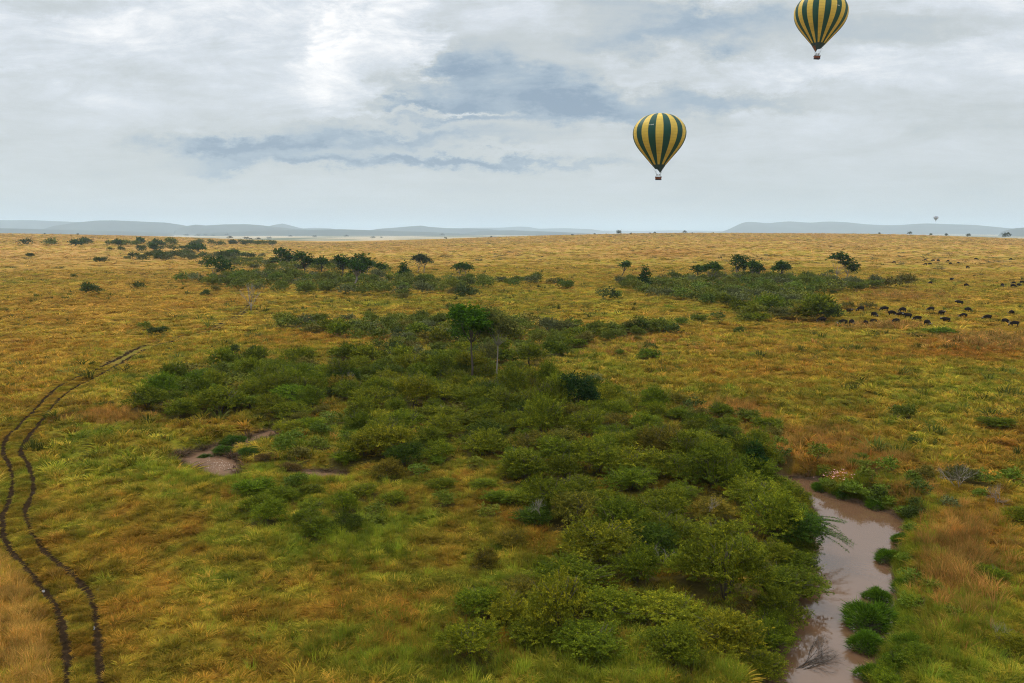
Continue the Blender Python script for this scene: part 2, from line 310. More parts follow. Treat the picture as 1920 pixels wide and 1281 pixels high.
# single bushes seen apart in the photo: px, py of base, radius m, tone, height factor
for (px, py, R, tone, hf, place) in [
    *[(u, v_, r_, 'fresh green', .8, 'water edge on the right bank') for u, v_, r_ in [(1712, 1000, 1.1), (1700, 1055, 1.0), (1712, 1092, 1.2), (1708, 1138, 1.0), (1712, 1180, 1.2), (1700, 1222, 1.1), (1682, 1258, 1.2), (1668, 1290, 1.1), (1552, 912, 1.1), (1592, 926, 1.2), (1632, 936, 1.2), (1668, 948, 1.2), (1700, 968, 1.3)]],
    *[(u, v_, r_, 'olive green', .9, 'left bank of the brown river') for u, v_, r_ in [(1428, 1262, 1.9), (1440, 1215, 2.0), (1462, 1170, 2.1), (1478, 1120, 2.2), (1490, 1078, 2.2), (1494, 1040, 2.2), (1498, 985, 2.1), (1488, 948, 1.9)]],
    (437, 664, 1.9, 'dark green', 1.1, 'grass above the left thicket'), (482, 668, 2.2, 'dark green', 1.2, 'grass above the left thicket'), (205, 762, 1.0, 'dark green', 1.0, 'grass beside the wheel ruts'), (185, 762, .8, 'olive green', 1.0, 'grass beside the wheel ruts'),
    (292, 628, 2.6, 'dark green', .45, 'golden grass by the wheel ruts'), (272, 618, 2.6, 'olive green', .4, 'golden grass by the wheel ruts'), (310, 622, 1.5, 'olive green', .4, 'golden grass by the wheel ruts'), (170, 554, 5.0, 'dark green', .4, 'golden grass on the left'), (262, 542, 4.0, 'dark green', .4, 'golden grass on the left'),
    (138, 521, 2.4, 'dark green', .9, 'golden grass on the left'), (385, 556, 2.6, 'dark green', .6, 'golden grass on the left'), (445, 543, 5, 'olive green', .4, 'golden grass on the left'), (405, 547, 2.6, 'brownish olive', .5, 'golden grass on the left'),
    (188, 494, 6, 'dark green', .6, 'far golden plain on the left'), (270, 484, 4, 'dark green', .8, 'far golden plain on the left'), (205, 470, 5, 'dark green', .9, 'far golden plain on the left'), (58, 483, 5, 'dark green', .5, 'far golden plain on the left'),
    (868, 560, 5, 'dark green', .4, 'grass above the two tall trees'), (890, 556, 4, 'dark green', .45, 'grass above the two tall trees'), (850, 553, 3, 'brownish olive', .6, 'grass above the two tall trees'), (845, 580, 2.5, 'olive green', .5, 'grass above the two tall trees'), (755, 562, 3, 'brownish olive', .5, 'grass above the two tall trees'),
    (1140, 563, 5, 'dark green', .45, 'grass left of the buffalo herd'), (1155, 560, 3.5, 'fresh green', .6, 'grass left of the buffalo herd'), (1060, 543, 5, 'fresh green', .3, 'grass left of the buffalo herd'), (1032, 535, 4, 'brownish olive', .6, 'grass left of the buffalo herd'), (1050, 535, 4, 'dark green', .5, 'grass left of the buffalo herd'),
    (1160, 665, 1.4, 'fresh green', 1.1, 'grass above the dark rounded tree'), (1222, 655, 1.7, 'dark green', .9, 'grass above the dark rounded tree'), (1215, 672, 3.4, 'fresh green', .4, 'grass above the dark rounded tree'), (1195, 640, 1.5, 'brownish olive', 1.0, 'grass above the dark rounded tree'), (1385, 625, 2.0, 'dark green', 1.3, 'grass below the right bushes'),
    (1345, 600, 2.6, 'dark green', .8, 'grass below the right bushes'), (1280, 610, 2.6, 'fresh green', .8, 'grass below the right bushes'), (1190, 625, 4.5, 'dark green', .8, 'grass below the right bushes'), (1235, 620, 5, 'olive green', .8, 'grass below the right bushes'), (1310, 605, 3, 'olive green', .7, 'grass below the right bushes'),
    (1405, 590, 3.2, 'dark green', 1.7, 'grass below the right bushes'), (1530, 600, 6.0, 'olive green', .9, 'edge of the buffalo herd'), (1552, 602, 4.6, 'dark green', 1.2, 'edge of the buffalo herd'), (1505, 600, 5.0, 'brownish olive', .9, 'edge of the buffalo herd'),
    (1625, 582, 3.2, 'brownish olive', .5, 'buffalo herd'), (1590, 580, 3.2, 'brownish olive', .5, 'buffalo herd'), (1700, 539, 6, 'brownish olive', .5, 'grass above the buffalo herd'), (1675, 541, 6, 'brownish olive', .5, 'grass above the buffalo herd'), (1557, 515, 3.2, 'dark green', .95, 'foot of the lopsided tree'),
    (1760, 625, 5, 'fresh green', .3, 'grass below the buffalo herd'), (1562, 552, 2.2, 'dark green', .8, 'grass above the buffalo herd'), (1715, 832, 1.1, 'dark green', .9, 'grass behind the river'), (1870, 800, 3, 'olive green', .35, 'grass behind the river'), (1690, 782, 2.2, 'olive green', .5, 'grass behind the river'),
    (1115, 716, 1.6, 'grey green', .8, 'grass right of the dark rounded tree'), (1215, 745, 1.4, 'fresh green', 1.0, 'grass right of the dark rounded tree'), (1350, 830, 2.1, 'dark green', 1.0, 'head of the river'), (1410, 892, 2.2, 'dark green', 1.4, 'head of the river'), (1385, 850, 1.8, 'grey green', .9, 'head of the river'),
    (1600, 925, 1.6, 'fresh green', .7, 'grass bank where the river bends'), (1560, 918, 1.2, 'olive green', .8, 'grass bank where the river bends'), (1650, 938, 1.5, 'dark green', .6, 'grass bank where the river bends'), (1712, 975, 1.4, 'dark green', .7, 'grass bank where the river bends'), (1800, 905, 2.0, 'grey green', .9, 'right bank near the leafless shrub'),
    (1730, 900, 1.5, 'brownish olive', .6, 'right bank near the leafless shrub'), (620, 745, 2.2, 'dark green', .9, 'gap between the two left thickets'), (640, 715, 2.3, 'dark green', 1.1, 'gap between the two left thickets'), (605, 705, 2.0, 'dark green', 1.1, 'gap between the two left thickets'),
    (480, 925, 1.9, 'fresh green', .8, 'near edge of the shallow stream'), (515, 935, 1.6, 'olive green', .8, 'near edge of the shallow stream'), (450, 922, 1.2, 'fresh green', .8, 'near edge of the shallow stream'), (1000, 985, 2.0, 'dark green', 1.0, 'front of the central thicket'), (900, 1150, 1.8, 'olive green', .7, 'front of the central thicket'),
    (950, 1165, 2.0, 'yellowish olive', .7, 'front of the central thicket'), (600, 1000, 1.8, 'olive green', .7, 'grass below the shallow stream'), (650, 990, 1.5, 'dark green', .7, 'grass below the shallow stream')]:
    p = at(px, py)[0]; BU.append([p[0], p[1], p[2], R, tone, hf, place])


# how much a ground point lies under bushes (used to thin the grass and paint bush shade into the ground colour)
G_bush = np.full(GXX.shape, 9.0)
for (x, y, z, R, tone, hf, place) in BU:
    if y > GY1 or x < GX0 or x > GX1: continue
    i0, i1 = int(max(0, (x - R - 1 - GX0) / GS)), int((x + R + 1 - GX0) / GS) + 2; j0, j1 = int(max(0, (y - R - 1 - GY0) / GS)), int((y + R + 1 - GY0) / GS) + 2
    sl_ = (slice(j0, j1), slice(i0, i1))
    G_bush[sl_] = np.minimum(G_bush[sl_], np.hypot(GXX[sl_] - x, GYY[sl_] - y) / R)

# ------------------------------------------------------------------ colour of the grass cover (a property of place)
GOLD = np.array([.42, .25, .036]); TAN = np.array([.49, .285, .085]); GREEN = np.array([.125, .152, .012])
YGRN = np.array([.30, .255, .024]); RUST = np.array([.30, .115, .018]); BROWN = np.array([.13, .075, .025])
BLOBS = [  # px, py, sx, sy, green, rust
    (120, 620, 260, 90, -.32, 0), (60, 700, 120, 50, -.45, 0), (300, 560, 260, 60, -.2, 0), (20, 1200, 85, 130, -.45, .12), (60, 520, 200, 20, .1, 0),
    (200, 840, 150, 50, .25, -.1), (210, 780, 90, 18, -.1, .6), (400, 1150, 300, 140, .02, .20), (330, 960, 200, 60, .15, .0),
    (640, 1120, 240, 130, .22, .10), (800, 1220, 260, 70, .25, .08), (930, 950, 90, 60, .1, .1), (120, 1200, 40, 140, .1, 0),
    (1810, 1050, 70, 75, -.15, .9), (1760, 1180, 140, 80, .30, .0), (1880, 1000, 70, 60, .12, .1), (1850, 655, 110, 22, -.15, .65), (1880, 850, 90, 60, -.15, .35),
    (1360, 768, 80, 22, -.05, .6), (1500, 830, 130, 30, .1, .4), (1650, 880, 120, 30, .05, .35), (1600, 905, 70, 25, .35, .1), (1560, 750, 240, 25, .25, -.1), (1700, 715, 60, 14, .3, 0),
    (1790, 780, 110, 14, .35, 0), (1550, 690, 250, 60, -.08, .08), (1150, 730, 110, 25, .25, 0), (1450, 600, 200, 18, .05, .25), (1690, 557, 70, 12, -.1, .6), (1580, 572, 50, 8, 0, .6),
    (1650, 612, 60, 8, -.1, .7), (1820, 632, 120, 10, -.1, .6), (1760, 621, 28, 6, .6, 0), (1100, 545, 300, 18, .12, .05), (720, 570, 260, 20, .10, .05), (1240, 480, 90, 8, 0, .35),
    (620, 632, 110, 10, -.2, .35), (690, 690, 40, 10, 0, .5), (700, 850, 60, 40, .2, .25), (560, 820, 60, 30, .3, .1), (400, 810, 90, 30, .25, .25), (700, 1000, 120, 60, .25, 0),
    (1000, 1200, 250, 100, .35, 0), (1200, 1000, 350, 200, .35, 0), (850, 760, 300, 60, .3, 0), (430, 740, 140, 40, .3, 0), (320, 700, 120, 50, .15, 0), (1640, 1120, 60, 120, .4, 0)]
def colfun(x, y, jit=0.0, tread_and_shade=False):
    z = terrain(x, y) if False else 0.0
    px, py = project(x, y, np.zeros_like(x))
    r = np.hypot(x, y)
    g = np.interp(py, [437, 500, 560, 700, 820, 1000, 1281], [.12, .18, .32, .46, .60, .68, .68])
    g = g - .10 * smooth((r - 180) / 300) * 0
    ru = np.full(x.shape, .10)
    for (bx, by, sx, sy, dg, dr) in BLOBS:
        e = np.exp(-((px - bx) / sx) ** 2 - ((py - by) / sy) ** 2); g = g + dg * e; ru = ru + dr * e
    big = fbm(x, y, 24, 3, 41); mid = fbm(x, y, 5, 3, 43); fin = fbm(x, y, 1.3, 2, 47); b2 = fbm(x, y, 90, 2, 44)
    g = g + (big - .5) * .55 + (mid - .5) * .8 + (fin - .5) * .55 + (b2 - .5) * .3 + jit
    fr_ = np.interp(r, [150, 700], [1.0, .45])
    ru = ru + np.interp(py, [560, 800], [.0, .12]) + (fbm(x, y, 16, 3, 53) - .5) * .8 * fr_ + (fbm(x, y, 2.5, 2, 59) - .5) * .9 * fr_
    g = np.clip(g, 0, 1)[..., None]; ru = np.clip(ru, 0, .9)[..., None]
    far = smooth((r - 250) / 700.)[..., None]
    base = GOLD * (1 - far) + TAN * far
    c = np.where(g < .5, base + (YGRN - base) * g / .5, YGRN + (GREEN - YGRN) * (g - .5) / .5)
    c = c * (1 - ru) + RUST * ru
    c = c * (1 + .30 * far * (b2[..., None] - .5))
    plain = smooth((r - 3200) / 2500.)[..., None]
    pf = fbm(x, y, 700, 3, 77)[..., None]
    pc = np.array([.42, .34, .22]) * (1 - smooth((pf - .45) * 6)) + np.array([.10, .11, .05]) * smooth((pf - .45) * 6)
    c = c * (1 - plain) + pc * plain
    d = np.minimum(samp(G_river, x, y), samp(G_pool, x, y) - .2)[..., None]
    mud = 1 - smooth((d - .25) / .8)
    tr_ = tread_and_shade * (1 - smooth((samp(G_rut, x, y) - .5) / 1.0))[..., None] * .65
    c = c * (1 - tr_) + np.array([.13, .105, .035]) * tr_
    bush_shade = tread_and_shade * (1 - smooth((samp(G_bush, x, y, 9.0) - .75) / .4))[..., None] * .8  # dark brown painted under and around bushes in place of their shade
    c = c * (1 - bush_shade) + np.array([.075, .062, .022]) * bush_shade
    return c * (1 - mud) + np.array([.115, .072, .045]) * mud

# ------------------------------------------------------------------ mesh helpers
def mesh_np(name, V, Fc, mats=(), attrs=None, smooth_sh=False):
    V = np.asarray(V, np.float32); me = D.meshes.new(name)
    me.vertices.add(len(V)); me.vertices.foreach_set('co', V.ravel())
    if isinstance(Fc, np.ndarray):
        n, k = Fc.shape
        me.loops.add(n * k); me.loops.foreach_set('vertex_index', Fc.astype(np.int32).ravel())
        me.polygons.add(n); me.polygons.foreach_set('loop_start', np.arange(0, n * k, k, dtype=np.int32))
    else:
        tot = sum(len(f) for f in Fc); me.loops.add(tot)
        me.loops.foreach_set('vertex_index', np.array([i for f in Fc for i in f], np.int32))
        st = np.cumsum([0] + [len(f) for f in Fc[:-1]]).astype(np.int32)
        me.polygons.add(len(Fc)); me.polygons.foreach_set('loop_start', st)
    for k, (typ, arr) in (attrs or {}).items():
        a = me.attributes.new(k, typ, 'POINT')
        if typ == 'FLOAT': a.data.foreach_set('value', np.asarray(arr, np.float32).ravel())
        elif typ == 'INT': a.data.foreach_set('value', np.asarray(arr, np.int32).ravel())
        elif typ == 'FLOAT_VECTOR': a.data.foreach_set('vector', np.asarray(arr, np.float32).ravel())
        else:
            arr = np.asarray(arr, np.float32); arr = np.concatenate([arr, np.ones((len(arr), 1), np.float32)], 1)
            a.data.foreach_set('color', arr.ravel())
    for m in mats: me.materials.append(m)
    me.update(calc_edges=True); me.validate()
    if smooth_sh: me.polygons.foreach_set('use_smooth', [True] * len(me.polygons))
    return me
def link(name, me, parent=None, loc=None):
    o = D.objects.new(name, me); COL.objects.link(o)
    if parent: o.parent = parent
    if loc is not None: o.location = loc
    return o
def tag(o, label=None, cat=None, group=None, kind=None):
    if label: o['label'] = label
    if cat: o['category'] = cat
    if group: o['group'] = group
    if kind: o['kind'] = kind
    return o
def grid_faces(nr, nc):
    i = np.arange(nr - 1)[:, None] * nc + np.arange(nc - 1)[None, :]
    return np.stack([i, i + 1, i + nc + 1, i + nc], -1).reshape(-1, 4)
def tube(path, rad, n=6, cap=True):
    P = np.asarray(path, float); rad = np.broadcast_to(np.asarray(rad, float), (len(P),))
    T = np.gradient(P, axis=0); T /= np.linalg.norm(T, axis=1)[:, None] + 1e-9
    ref = np.array([0, 0, 1.]) if abs(T[0][2]) < .9 else np.array([1., 0, 0])
    V = []
    for p, t, r in zip(P, T, rad):
        a = np.cross(t, ref); a /= np.linalg.norm(a) + 1e-9; b = np.cross(t, a)
        an = np.arange(n) * 2 * math.pi / n
        V.append(p + r * (np.cos(an)[:, None] * a + np.sin(an)[:, None] * b))
    V = np.vstack(V); Fs = []
    for i in range(len(P) - 1):
        for k in range(n): Fs.append((i * n + k, i * n + (k + 1) % n, (i + 1) * n + (k + 1) % n, (i + 1) * n + k))
    if cap: Fs.append(tuple(range(n))[::-1]); Fs.append(tuple((len(P) - 1) * n + k for k in range(n)))
    return V, Fs
def join(parts):
    V = []; Fs = []; o = 0
    for v, f in parts:
        V.append(np.asarray(v, float)); Fs += [tuple(i + o for i in q) for q in (f.tolist() if isinstance(f, np.ndarray) else f)]; o += len(v)
    return np.vstack(V), Fs

# ------------------------------------------------------------------ materials
def mat(name):
    m = D.materials.new(name); m.use_nodes = True; return m, NT(m.node_tree)
def simple(name, col, rough=.8, nscale=None, namp=.3, spec=.3):
    m, t = mat(name); c = col
    b = t.n('ShaderNodeBsdfPrincipled', {'Roughness': rough, 'Specular IOR Level': spec})
    if nscale:
        nz = t.n('ShaderNodeTexNoise', {'Vector': t.n('ShaderNodeTexCoord').outputs['Object'], 'Scale': nscale, 'Detail': 4.0}).outputs[0]
        cs = t.mix(nz, tuple(x * (1 - namp) for x in col), tuple(min(1, x * (1 + namp)) for x in col)); t.t.links.new(cs, b.inputs[0])
    else: b.inputs[0].default_value = (*col, 1)
    t.n('ShaderNodeOutputMaterial', {0: b.outputs[0]}); return m
# ground
m_ground, t = mat('ground')
at_c = t.n('ShaderNodeAttribute', attribute_name='tint', attribute_type='GEOMETRY').outputs[0]
pos = t.n('ShaderNodeNewGeometry').outputs['Position']
na = t.n('ShaderNodeTexNoise', {'Vector': pos, 'Scale': 1.7, 'Detail': 8.0, 'Roughness': .72}).outputs[0]
nb = t.n('ShaderNodeTexNoise', {'Vector': t.n('ShaderNodeMapping', {0: pos, 'Scale': (1, 1, .2)}).outputs[0], 'Scale': .16, 'Detail': 6.0, 'Roughness': .65}).outputs[0]
ca = t.mix(1.0, at_c, t.ramp(na, [(.28, (.45, .44, .40)), (.5, (.95, .95, .95)), (.72, (1.35, 1.3, 1.2))]), 'MULTIPLY')
cb = t.mix(1.0, ca, t.ramp(nb, [(.3, (.78, .80, .80)), (.7, (1.15, 1.12, 1.08))]), 'MULTIPLY')
bmp = t.n('ShaderNodeBump', {'Strength': .9, 'Distance': .25, 'Height': na}).outputs[0]
b = t.n('ShaderNodeBsdfPrincipled', {'Base Color': cb, 'Roughness': 1.0, 'Specular IOR Level': .02, 'Normal': bmp})
t.n('ShaderNodeOutputMaterial', {0: b.outputs[0]})
# grass blades (tinted per tuft)
def blade_mat(name):
    m, t = mat(name)
    tint = t.n('ShaderNodeAttribute', attribute_name='tint', attribute_type='INSTANCER').outputs[0]
    v = t.n('ShaderNodeAttribute', attribute_name='vary', attribute_type='GEOMETRY').outputs['Fac']
    c = t.mix(1.0, tint, t.ramp(v, [(0, (.62, .80, .55)), (.4, (.95, 1.0, .9)), (.75, (1.15, 1.1, 1.1)), (1, (1.6, 1.35, 1.5))]), 'MULTIPLY')
    d = t.n('ShaderNodeBsdfPrincipled', {'Base Color': c, 'Roughness': .8, 'Specular IOR Level': .04})
    tr = t.n('ShaderNodeBsdfTranslucent', {0: c})
    mx = t.n('ShaderNodeMixShader', {0: .35, 1: d.outputs[0], 2: tr.outputs[0]})
    t.n('ShaderNodeOutputMaterial', {0: mx.outputs[0]}); return m
m_blade = blade_mat('grass_blade')
# foliage, tinted by the object's own colour
def leaf_mat(name, col=None):
    m, t = mat(name)
    base = t.n('ShaderNodeObjectInfo').outputs['Color'] if col is None else t.n('ShaderNodeRGB').outputs[0]
    if col is not None: base.default_value = (*col, 1)
    v = t.n('ShaderNodeAttribute', attribute_name='vary', attribute_type='GEOMETRY').outputs['Fac']
    c = t.mix(1.0, base, t.ramp(v, [(0, (.32, .38, .4)), (.4, (.75, .82, .8)), (.72, (1.35, 1.28, 1.0)), (1, (2.6, 2.2, 1.5))]), 'MULTIPLY')
    d = t.n('ShaderNodeBsdfPrincipled', {'Base Color': c, 'Roughness': .8, 'Specular IOR Level': .05})
    tr = t.n('ShaderNodeBsdfTranslucent', {0: c})
    mx = t.n('ShaderNodeMixShader', {0: .28, 1: d.outputs[0], 2: tr.outputs[0]})
    t.n('ShaderNodeOutputMaterial', {0: mx.outputs[0]}); return m
m_leaf = leaf_mat('leaves')
m_bark = simple('bark', (.075, .055, .04), .9, 3, .4)
m_pale = simple('pale_bark', (.26, .22, .18), .9, 3, .4)
m_hide = simple('hide', (.016, .012, .010), .95, 2.5, .35, .0)
m_horn = simple('horn', (.20, .18, .15), .7, 8, .3, .1)
m_wicker = simple('wicker', (.20, .055, .02), .8, 5, .5)
m_leather = simple('leather', (.02, .018, .03), .6)
m_metal = simple('metal', (.35, .35, .36), .35)
m_scoopg = simple('skirt_cloth', (.022, .05, .05), .6, 2, .3)
m_scoopr = simple('rust_cloth', (.22, .075, .03), .6, 2, .3)
m_white = simple('white_paint', (.75, .73, .62), .6)
m_foam = simple('foam', (.62, .55, .48), .7)
m_petal = simple('petal', (.75, .38, .36), .6)
m_hill = simple('hill_scrub', (.034, .046, .038), .95, .0016, .95, .02)

# water
m_water, t = mat('muddy_water')
pos = t.n('ShaderNodeNewGeometry').outputs['Position']
nz = t.n('ShaderNodeTexNoise', {'Vector': pos, 'Scale': .5, 'Detail': 5.0}).outputs[0]
c = t.mix(nz, (.105, .055, .028), (.135, .074, .040))
rip = t.n('ShaderNodeTexNoise', {'Vector': pos, 'Scale': 2.2, 'Detail': 3.0}).outputs[0]
bm = t.n('ShaderNodeBump', {'Strength': .22, 'Distance': .03, 'Height': rip}).outputs[0]
b = t.n('ShaderNodeBsdfPrincipled', {'Base Color': c, 'Roughness': .06, 'IOR': 1.72, 'Specular IOR Level': .5, 'Specular Tint': (1.0, .90, .80, 1), 'Normal': bm})
t.n('ShaderNodeOutputMaterial', {0: b.outputs[0]})
# wet mud of the wheel ruts
m_mud, t = mat('wet_mud')
pos = t.n('ShaderNodeNewGeometry').outputs['Position']
nz = t.n('ShaderNodeTexNoise', {'Vector': pos, 'Scale': 3.0, 'Detail': 6.0, 'Roughness': .7}).outputs[0]
c = t.ramp(nz, [(.3, (.012, .008, .004)), (.55, (.028, .017, .009)), (.75, (.07, .042, .02))])
bm = t.n('ShaderNodeBump', {'Strength': .8, 'Distance': .08, 'Height': nz}).outputs[0]
b = t.n('ShaderNodeBsdfPrincipled', {'Base Color': c, 'Roughness': 1.0, 'Specular IOR Level': 0.0, 'Normal': bm})
t.n('ShaderNodeOutputMaterial', {0: b.outputs[0]})

# ------------------------------------------------------------------ ground sheet: fan in front of the camera + coarse rest
rs = [6.0]
while rs[-1] < 60000:
    r = rs[-1]
    if r < 30: st = 1.2
    elif r < 400: st = min(max(.11, r * r / (CZ * 800) * .62), .9)
    else: st = max(1.2, min(r * r / (CZ * 800) * .6, r * .03))
    rs.append(r + st)
rs = np.array(rs)
a_in = np.linspace(-45, 45, 1040); a_out = np.concatenate([np.linspace(45, 315, 56)[1:-1]])
az = np.radians(np.concatenate([a_in, a_out, [315]]))
az[-1] = az[0] + 2 * math.pi
XX = rs[:, None] * np.sin(az); YY = rs[:, None] * np.cos(az)
XX[:, -1] = XX[:, 0]; YY[:, -1] = YY[:, 0]
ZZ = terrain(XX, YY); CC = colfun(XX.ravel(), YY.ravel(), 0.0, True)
tuft_shade_ = .74 + .26 * smooth((np.hypot(XX, YY).ravel() - 300) / 900)      # shade among the near tufts, painted into the ground tint
CC = CC * tuft_shade_[:, None]
V = np.stack([XX, YY, ZZ], -1).reshape(-1, 3)
nc = len(az); FF = grid_faces(len(rs), nc)
V = np.vstack([V, [[0, 0, float(terrain(0.0, 0.01))]]]); CC = np.vstack([CC, CC[:1]])
fan = [(len(V) - 1, i + 1, i) for i in range(nc - 1)]
FF = FF[:, ::-1]
tri = np.array([(a, b, c, c) for a, b, c in fan])
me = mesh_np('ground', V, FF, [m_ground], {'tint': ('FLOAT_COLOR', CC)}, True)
g = link('ground', me); tag(g, kind='structure')
print('ground verts', len(V))

# ------------------------------------------------------------------ water sheets
def flat_poly(name, poly, z, grow, m):
    P = np.asarray(poly); c = P.mean(0)
    # grow outwards under the bank so that no shore gap shows
    N = np.roll(P, -1, 0) - np.roll(P, 1, 0); N /= np.linalg.norm(N, axis=1)[:, None] + 1e-9
    nrm = np.stack([N[:, 1], -N[:, 0]], 1)
    area = np.sum(P[:, 0] * np.roll(P[:, 1], -1) - P[:, 1] * np.roll(P[:, 0], -1))
    if area < 0: nrm = -nrm
    Q = P + nrm * grow
    if area < 0: Q = Q[::-1]
    import bmesh
    bm = bmesh.new(); vs = [bm.verts.new((x, y, z)) for x, y in Q]; f = bm.faces.new(vs)
    bmesh.ops.triangulate(bm, faces=[f]); me = D.meshes.new(name); bm.to_mesh(me); bm.free(); me.materials.append(m)
    return link(name, me)
tag(flat_poly('river', river, ZR, .22, m_water), kind='structure')
m_silt = simple('silty_shallow_water', (.13, .068, .034), .5, 1.2, .4, .05)
tag(flat_poly('stream', pool, ZS, .15, m_silt), kind='structure')
tag(flat_poly('stream', pool2, ZS, .15, m_silt), kind='structure')

# ------------------------------------------------------------------ wheel track (two ribbons of churned mud lying in the ruts)
parts = []
for k, line in enumerate((rutL, rutR)):
    P = catmull(line[::4], .16); T = np.gradient(P, axis=0); T /= np.linalg.norm(T, axis=1)[:, None]
    Nn = np.stack([T[:, 1], -T[:, 0]], 1); s = np.arange(len(P)) * .16
    rr = np.hypot(P[:, 0], P[:, 1])
    half = .21 + .15 * vnoise(s / .9, s * 0, 3 + k) + .08 * vnoise(s / .25, s * 0, 7 + k) + .08 * smooth((rr - 80) / 60) + .12 * smooth((rr - 150) / 60)
    fade = np.where(rr > 165, smooth((vnoise(s / 4, s * 0, 5 + k) + .30 - (rr - 165) / 320) * 5), 1.0)
    half = half * fade * .95 + .015
    off = (vnoise(s / .7, s * 0, 31 + k) - .5) * .14
    cols = np.linspace(-1, 1, 5)
    Q = P[:, None, :] + Nn[:, None, :] * (half[:, None] * cols + off[:, None])[..., None]
    z = terrain(Q[..., 0], Q[..., 1]) + .035 - .02 * np.abs(cols)
    parts.append((np.concatenate([Q, z[..., None]], -1).reshape(-1, 3), grid_faces(len(P), 5)))
v, f = join(parts)
tag(link('wheel_track', mesh_np('wheel_track', v, f, [m_mud], None, True)), kind='structure')
m_pud = simple('puddle_water', (.10, .09, .08), .04, None, 0, .9)
for (px, py, sx, sy) in [(80, 1108, .34, .10), (61, 924, .16, .07), (174, 1178, .25, .09)]:
    p = at(px, py)[0]; an = np.linspace(0, 2 * math.pi, 24, endpoint=False)
    rad = 1 + .25 * np.sin(an * 3 + px)
    ca_, sa_ = math.cos(2.3), math.sin(2.3)
    ex = np.cos(an) * sx * rad; ey = np.sin(an) * sy * rad * 1.6
    q = np.stack([p[0] + ex * ca_ - ey * sa_, p[1] + ex * sa_ + ey * ca_], 1)
    zt = float(np.median(terrain(q[:, 0], q[:, 1]))) + .02
    me = mesh_np('puddle', np.concatenate([q, np.full((24, 1), zt)], 1), [tuple(range(24))], [m_pud])
    tag(link('puddle', me), kind='structure')

# ------------------------------------------------------------------ distant hills
def ridge(name, pts, Dm, width, seed, extra=0):
    pts = np.array(pts, float); px = np.linspace(pts[0, 0], pts[-1, 0], 260)
    py = np.interp(px, pts[:, 0], pts[:, 1]); k = np.ones(7) / 7; py = np.convolve(np.pad(py, 3, 'edge'), k, 'valid')
    x, y, q = pixdir(px, py); h = np.hypot(x, y); top = CZ + q / h * Dm
    n = 48; rr = np.linspace(Dm - width * 1.6, Dm + width * 1.6, n)
    gx_ = (x / h)[None] * rr[:, None]; gy_ = (y / h)[None] * rr[:, None]
    prof = np.exp(-(((rr - Dm) / width) ** 2) * 1.6)[:, None]
    nz_ = fbm(gx_, gy_, 1300, 4, seed)
    edge = smooth(np.minimum(np.arange(260), np.arange(260)[::-1]) / 6.0)[None]
    z = ZFAR - 6 + (top[None] - ZFAR + 6) * prof * edge + (nz_ - .5) * (top[None] - ZFAR) * .55 * (prof * (1 - prof) * 4) * edge
    me = mesh_np(name, np.stack([gx_, gy_, z], -1).reshape(-1, 3), grid_faces(n, 260), [m_hill], None, True)
    tag(link(name, me), kind='structure')
ridge('hills', [(-260, 420), (-100, 414), (0, 413), (60, 413), (110, 415), (160, 417), (240, 424), (300, 434)], 24000, 2400, 1)
ridge('hills', [(60, 436), (100, 424), (150, 416.5), (185, 413.6), (215, 413.5), (262, 415.5), (310, 417.5), (335, 421), (352, 424), (380, 429), (420, 436)], 18500, 2000, 2)
ridge('hills', [(320, 436), (345, 424.5), (368, 421.2), (385, 423), (420, 421), (462, 420.5), (490, 422.5), (515, 425.5), (560, 430), (620, 432), (700, 436)], 17000, 1500, 3)
ridge('hills', [(470, 436), (500, 425), (515, 421.5), (530, 419.3), (545, 423), (560, 427), (600, 434)], 22500, 1500, 4)
ridge('hills', [(530, 436), (560, 429), (590, 427.3), (620, 428.5), (650, 434)], 25000, 2000, 5)
ridge('hills', [(360, 438), (480, 433), (560, 431), (640, 430), (665, 430.8), (720, 432.5), (800, 435), (900, 440)], 14000, 1300, 6)
ridge('hills', [(-200, 428), (0, 428), (120, 431), (240, 434), (330, 438)], 14500, 1300, 7)
ridge('hills', [(670, 438), (692, 432), (712, 429), (740, 427), (772, 424.3), (790, 423), (804, 425.5), (840, 428), (880, 428.5), (920, 430), (960, 436)], 19500, 1800, 8)
ridge('hills', [(850, 432), (870, 427.2), (940, 427), (970, 425), (990, 425.5), (1010, 429), (1060, 428), (1110, 430), (1150, 436)], 29000, 2500, 9)
ridge('hills', [(860, 440), (900, 433), (960, 432), (1050, 435), (1140, 440)], 16000, 1300, 10)
ridge('hills', [(1080, 436), (1120, 432.5), (1200, 433), (1260, 432), (1340, 433), (1400, 436)], 33000, 2500, 11)
ridge('hills', [(1340, 438), (1362, 432), (1380, 423.5), (1394, 416.5), (1410, 416), (1430, 418), (1441, 419), (1455, 417), (1480, 415), (1500, 416.5), (1520, 418), (1542, 415.8), (1560, 415.5), (1590, 417),
                (1620, 420.5), (1660, 422.5), (1690, 422), (1720, 419.5), (1745, 419), (1780, 420.5), (1830, 422), (1860, 425), (1890, 428), (1960, 432), (2040, 438)], 23000, 2000, 12)
ridge('hills', [(1870, 438), (1892, 430), (1908, 427.5), (1960, 425), (2100, 424), (2200, 438)], 15000, 1300, 13)

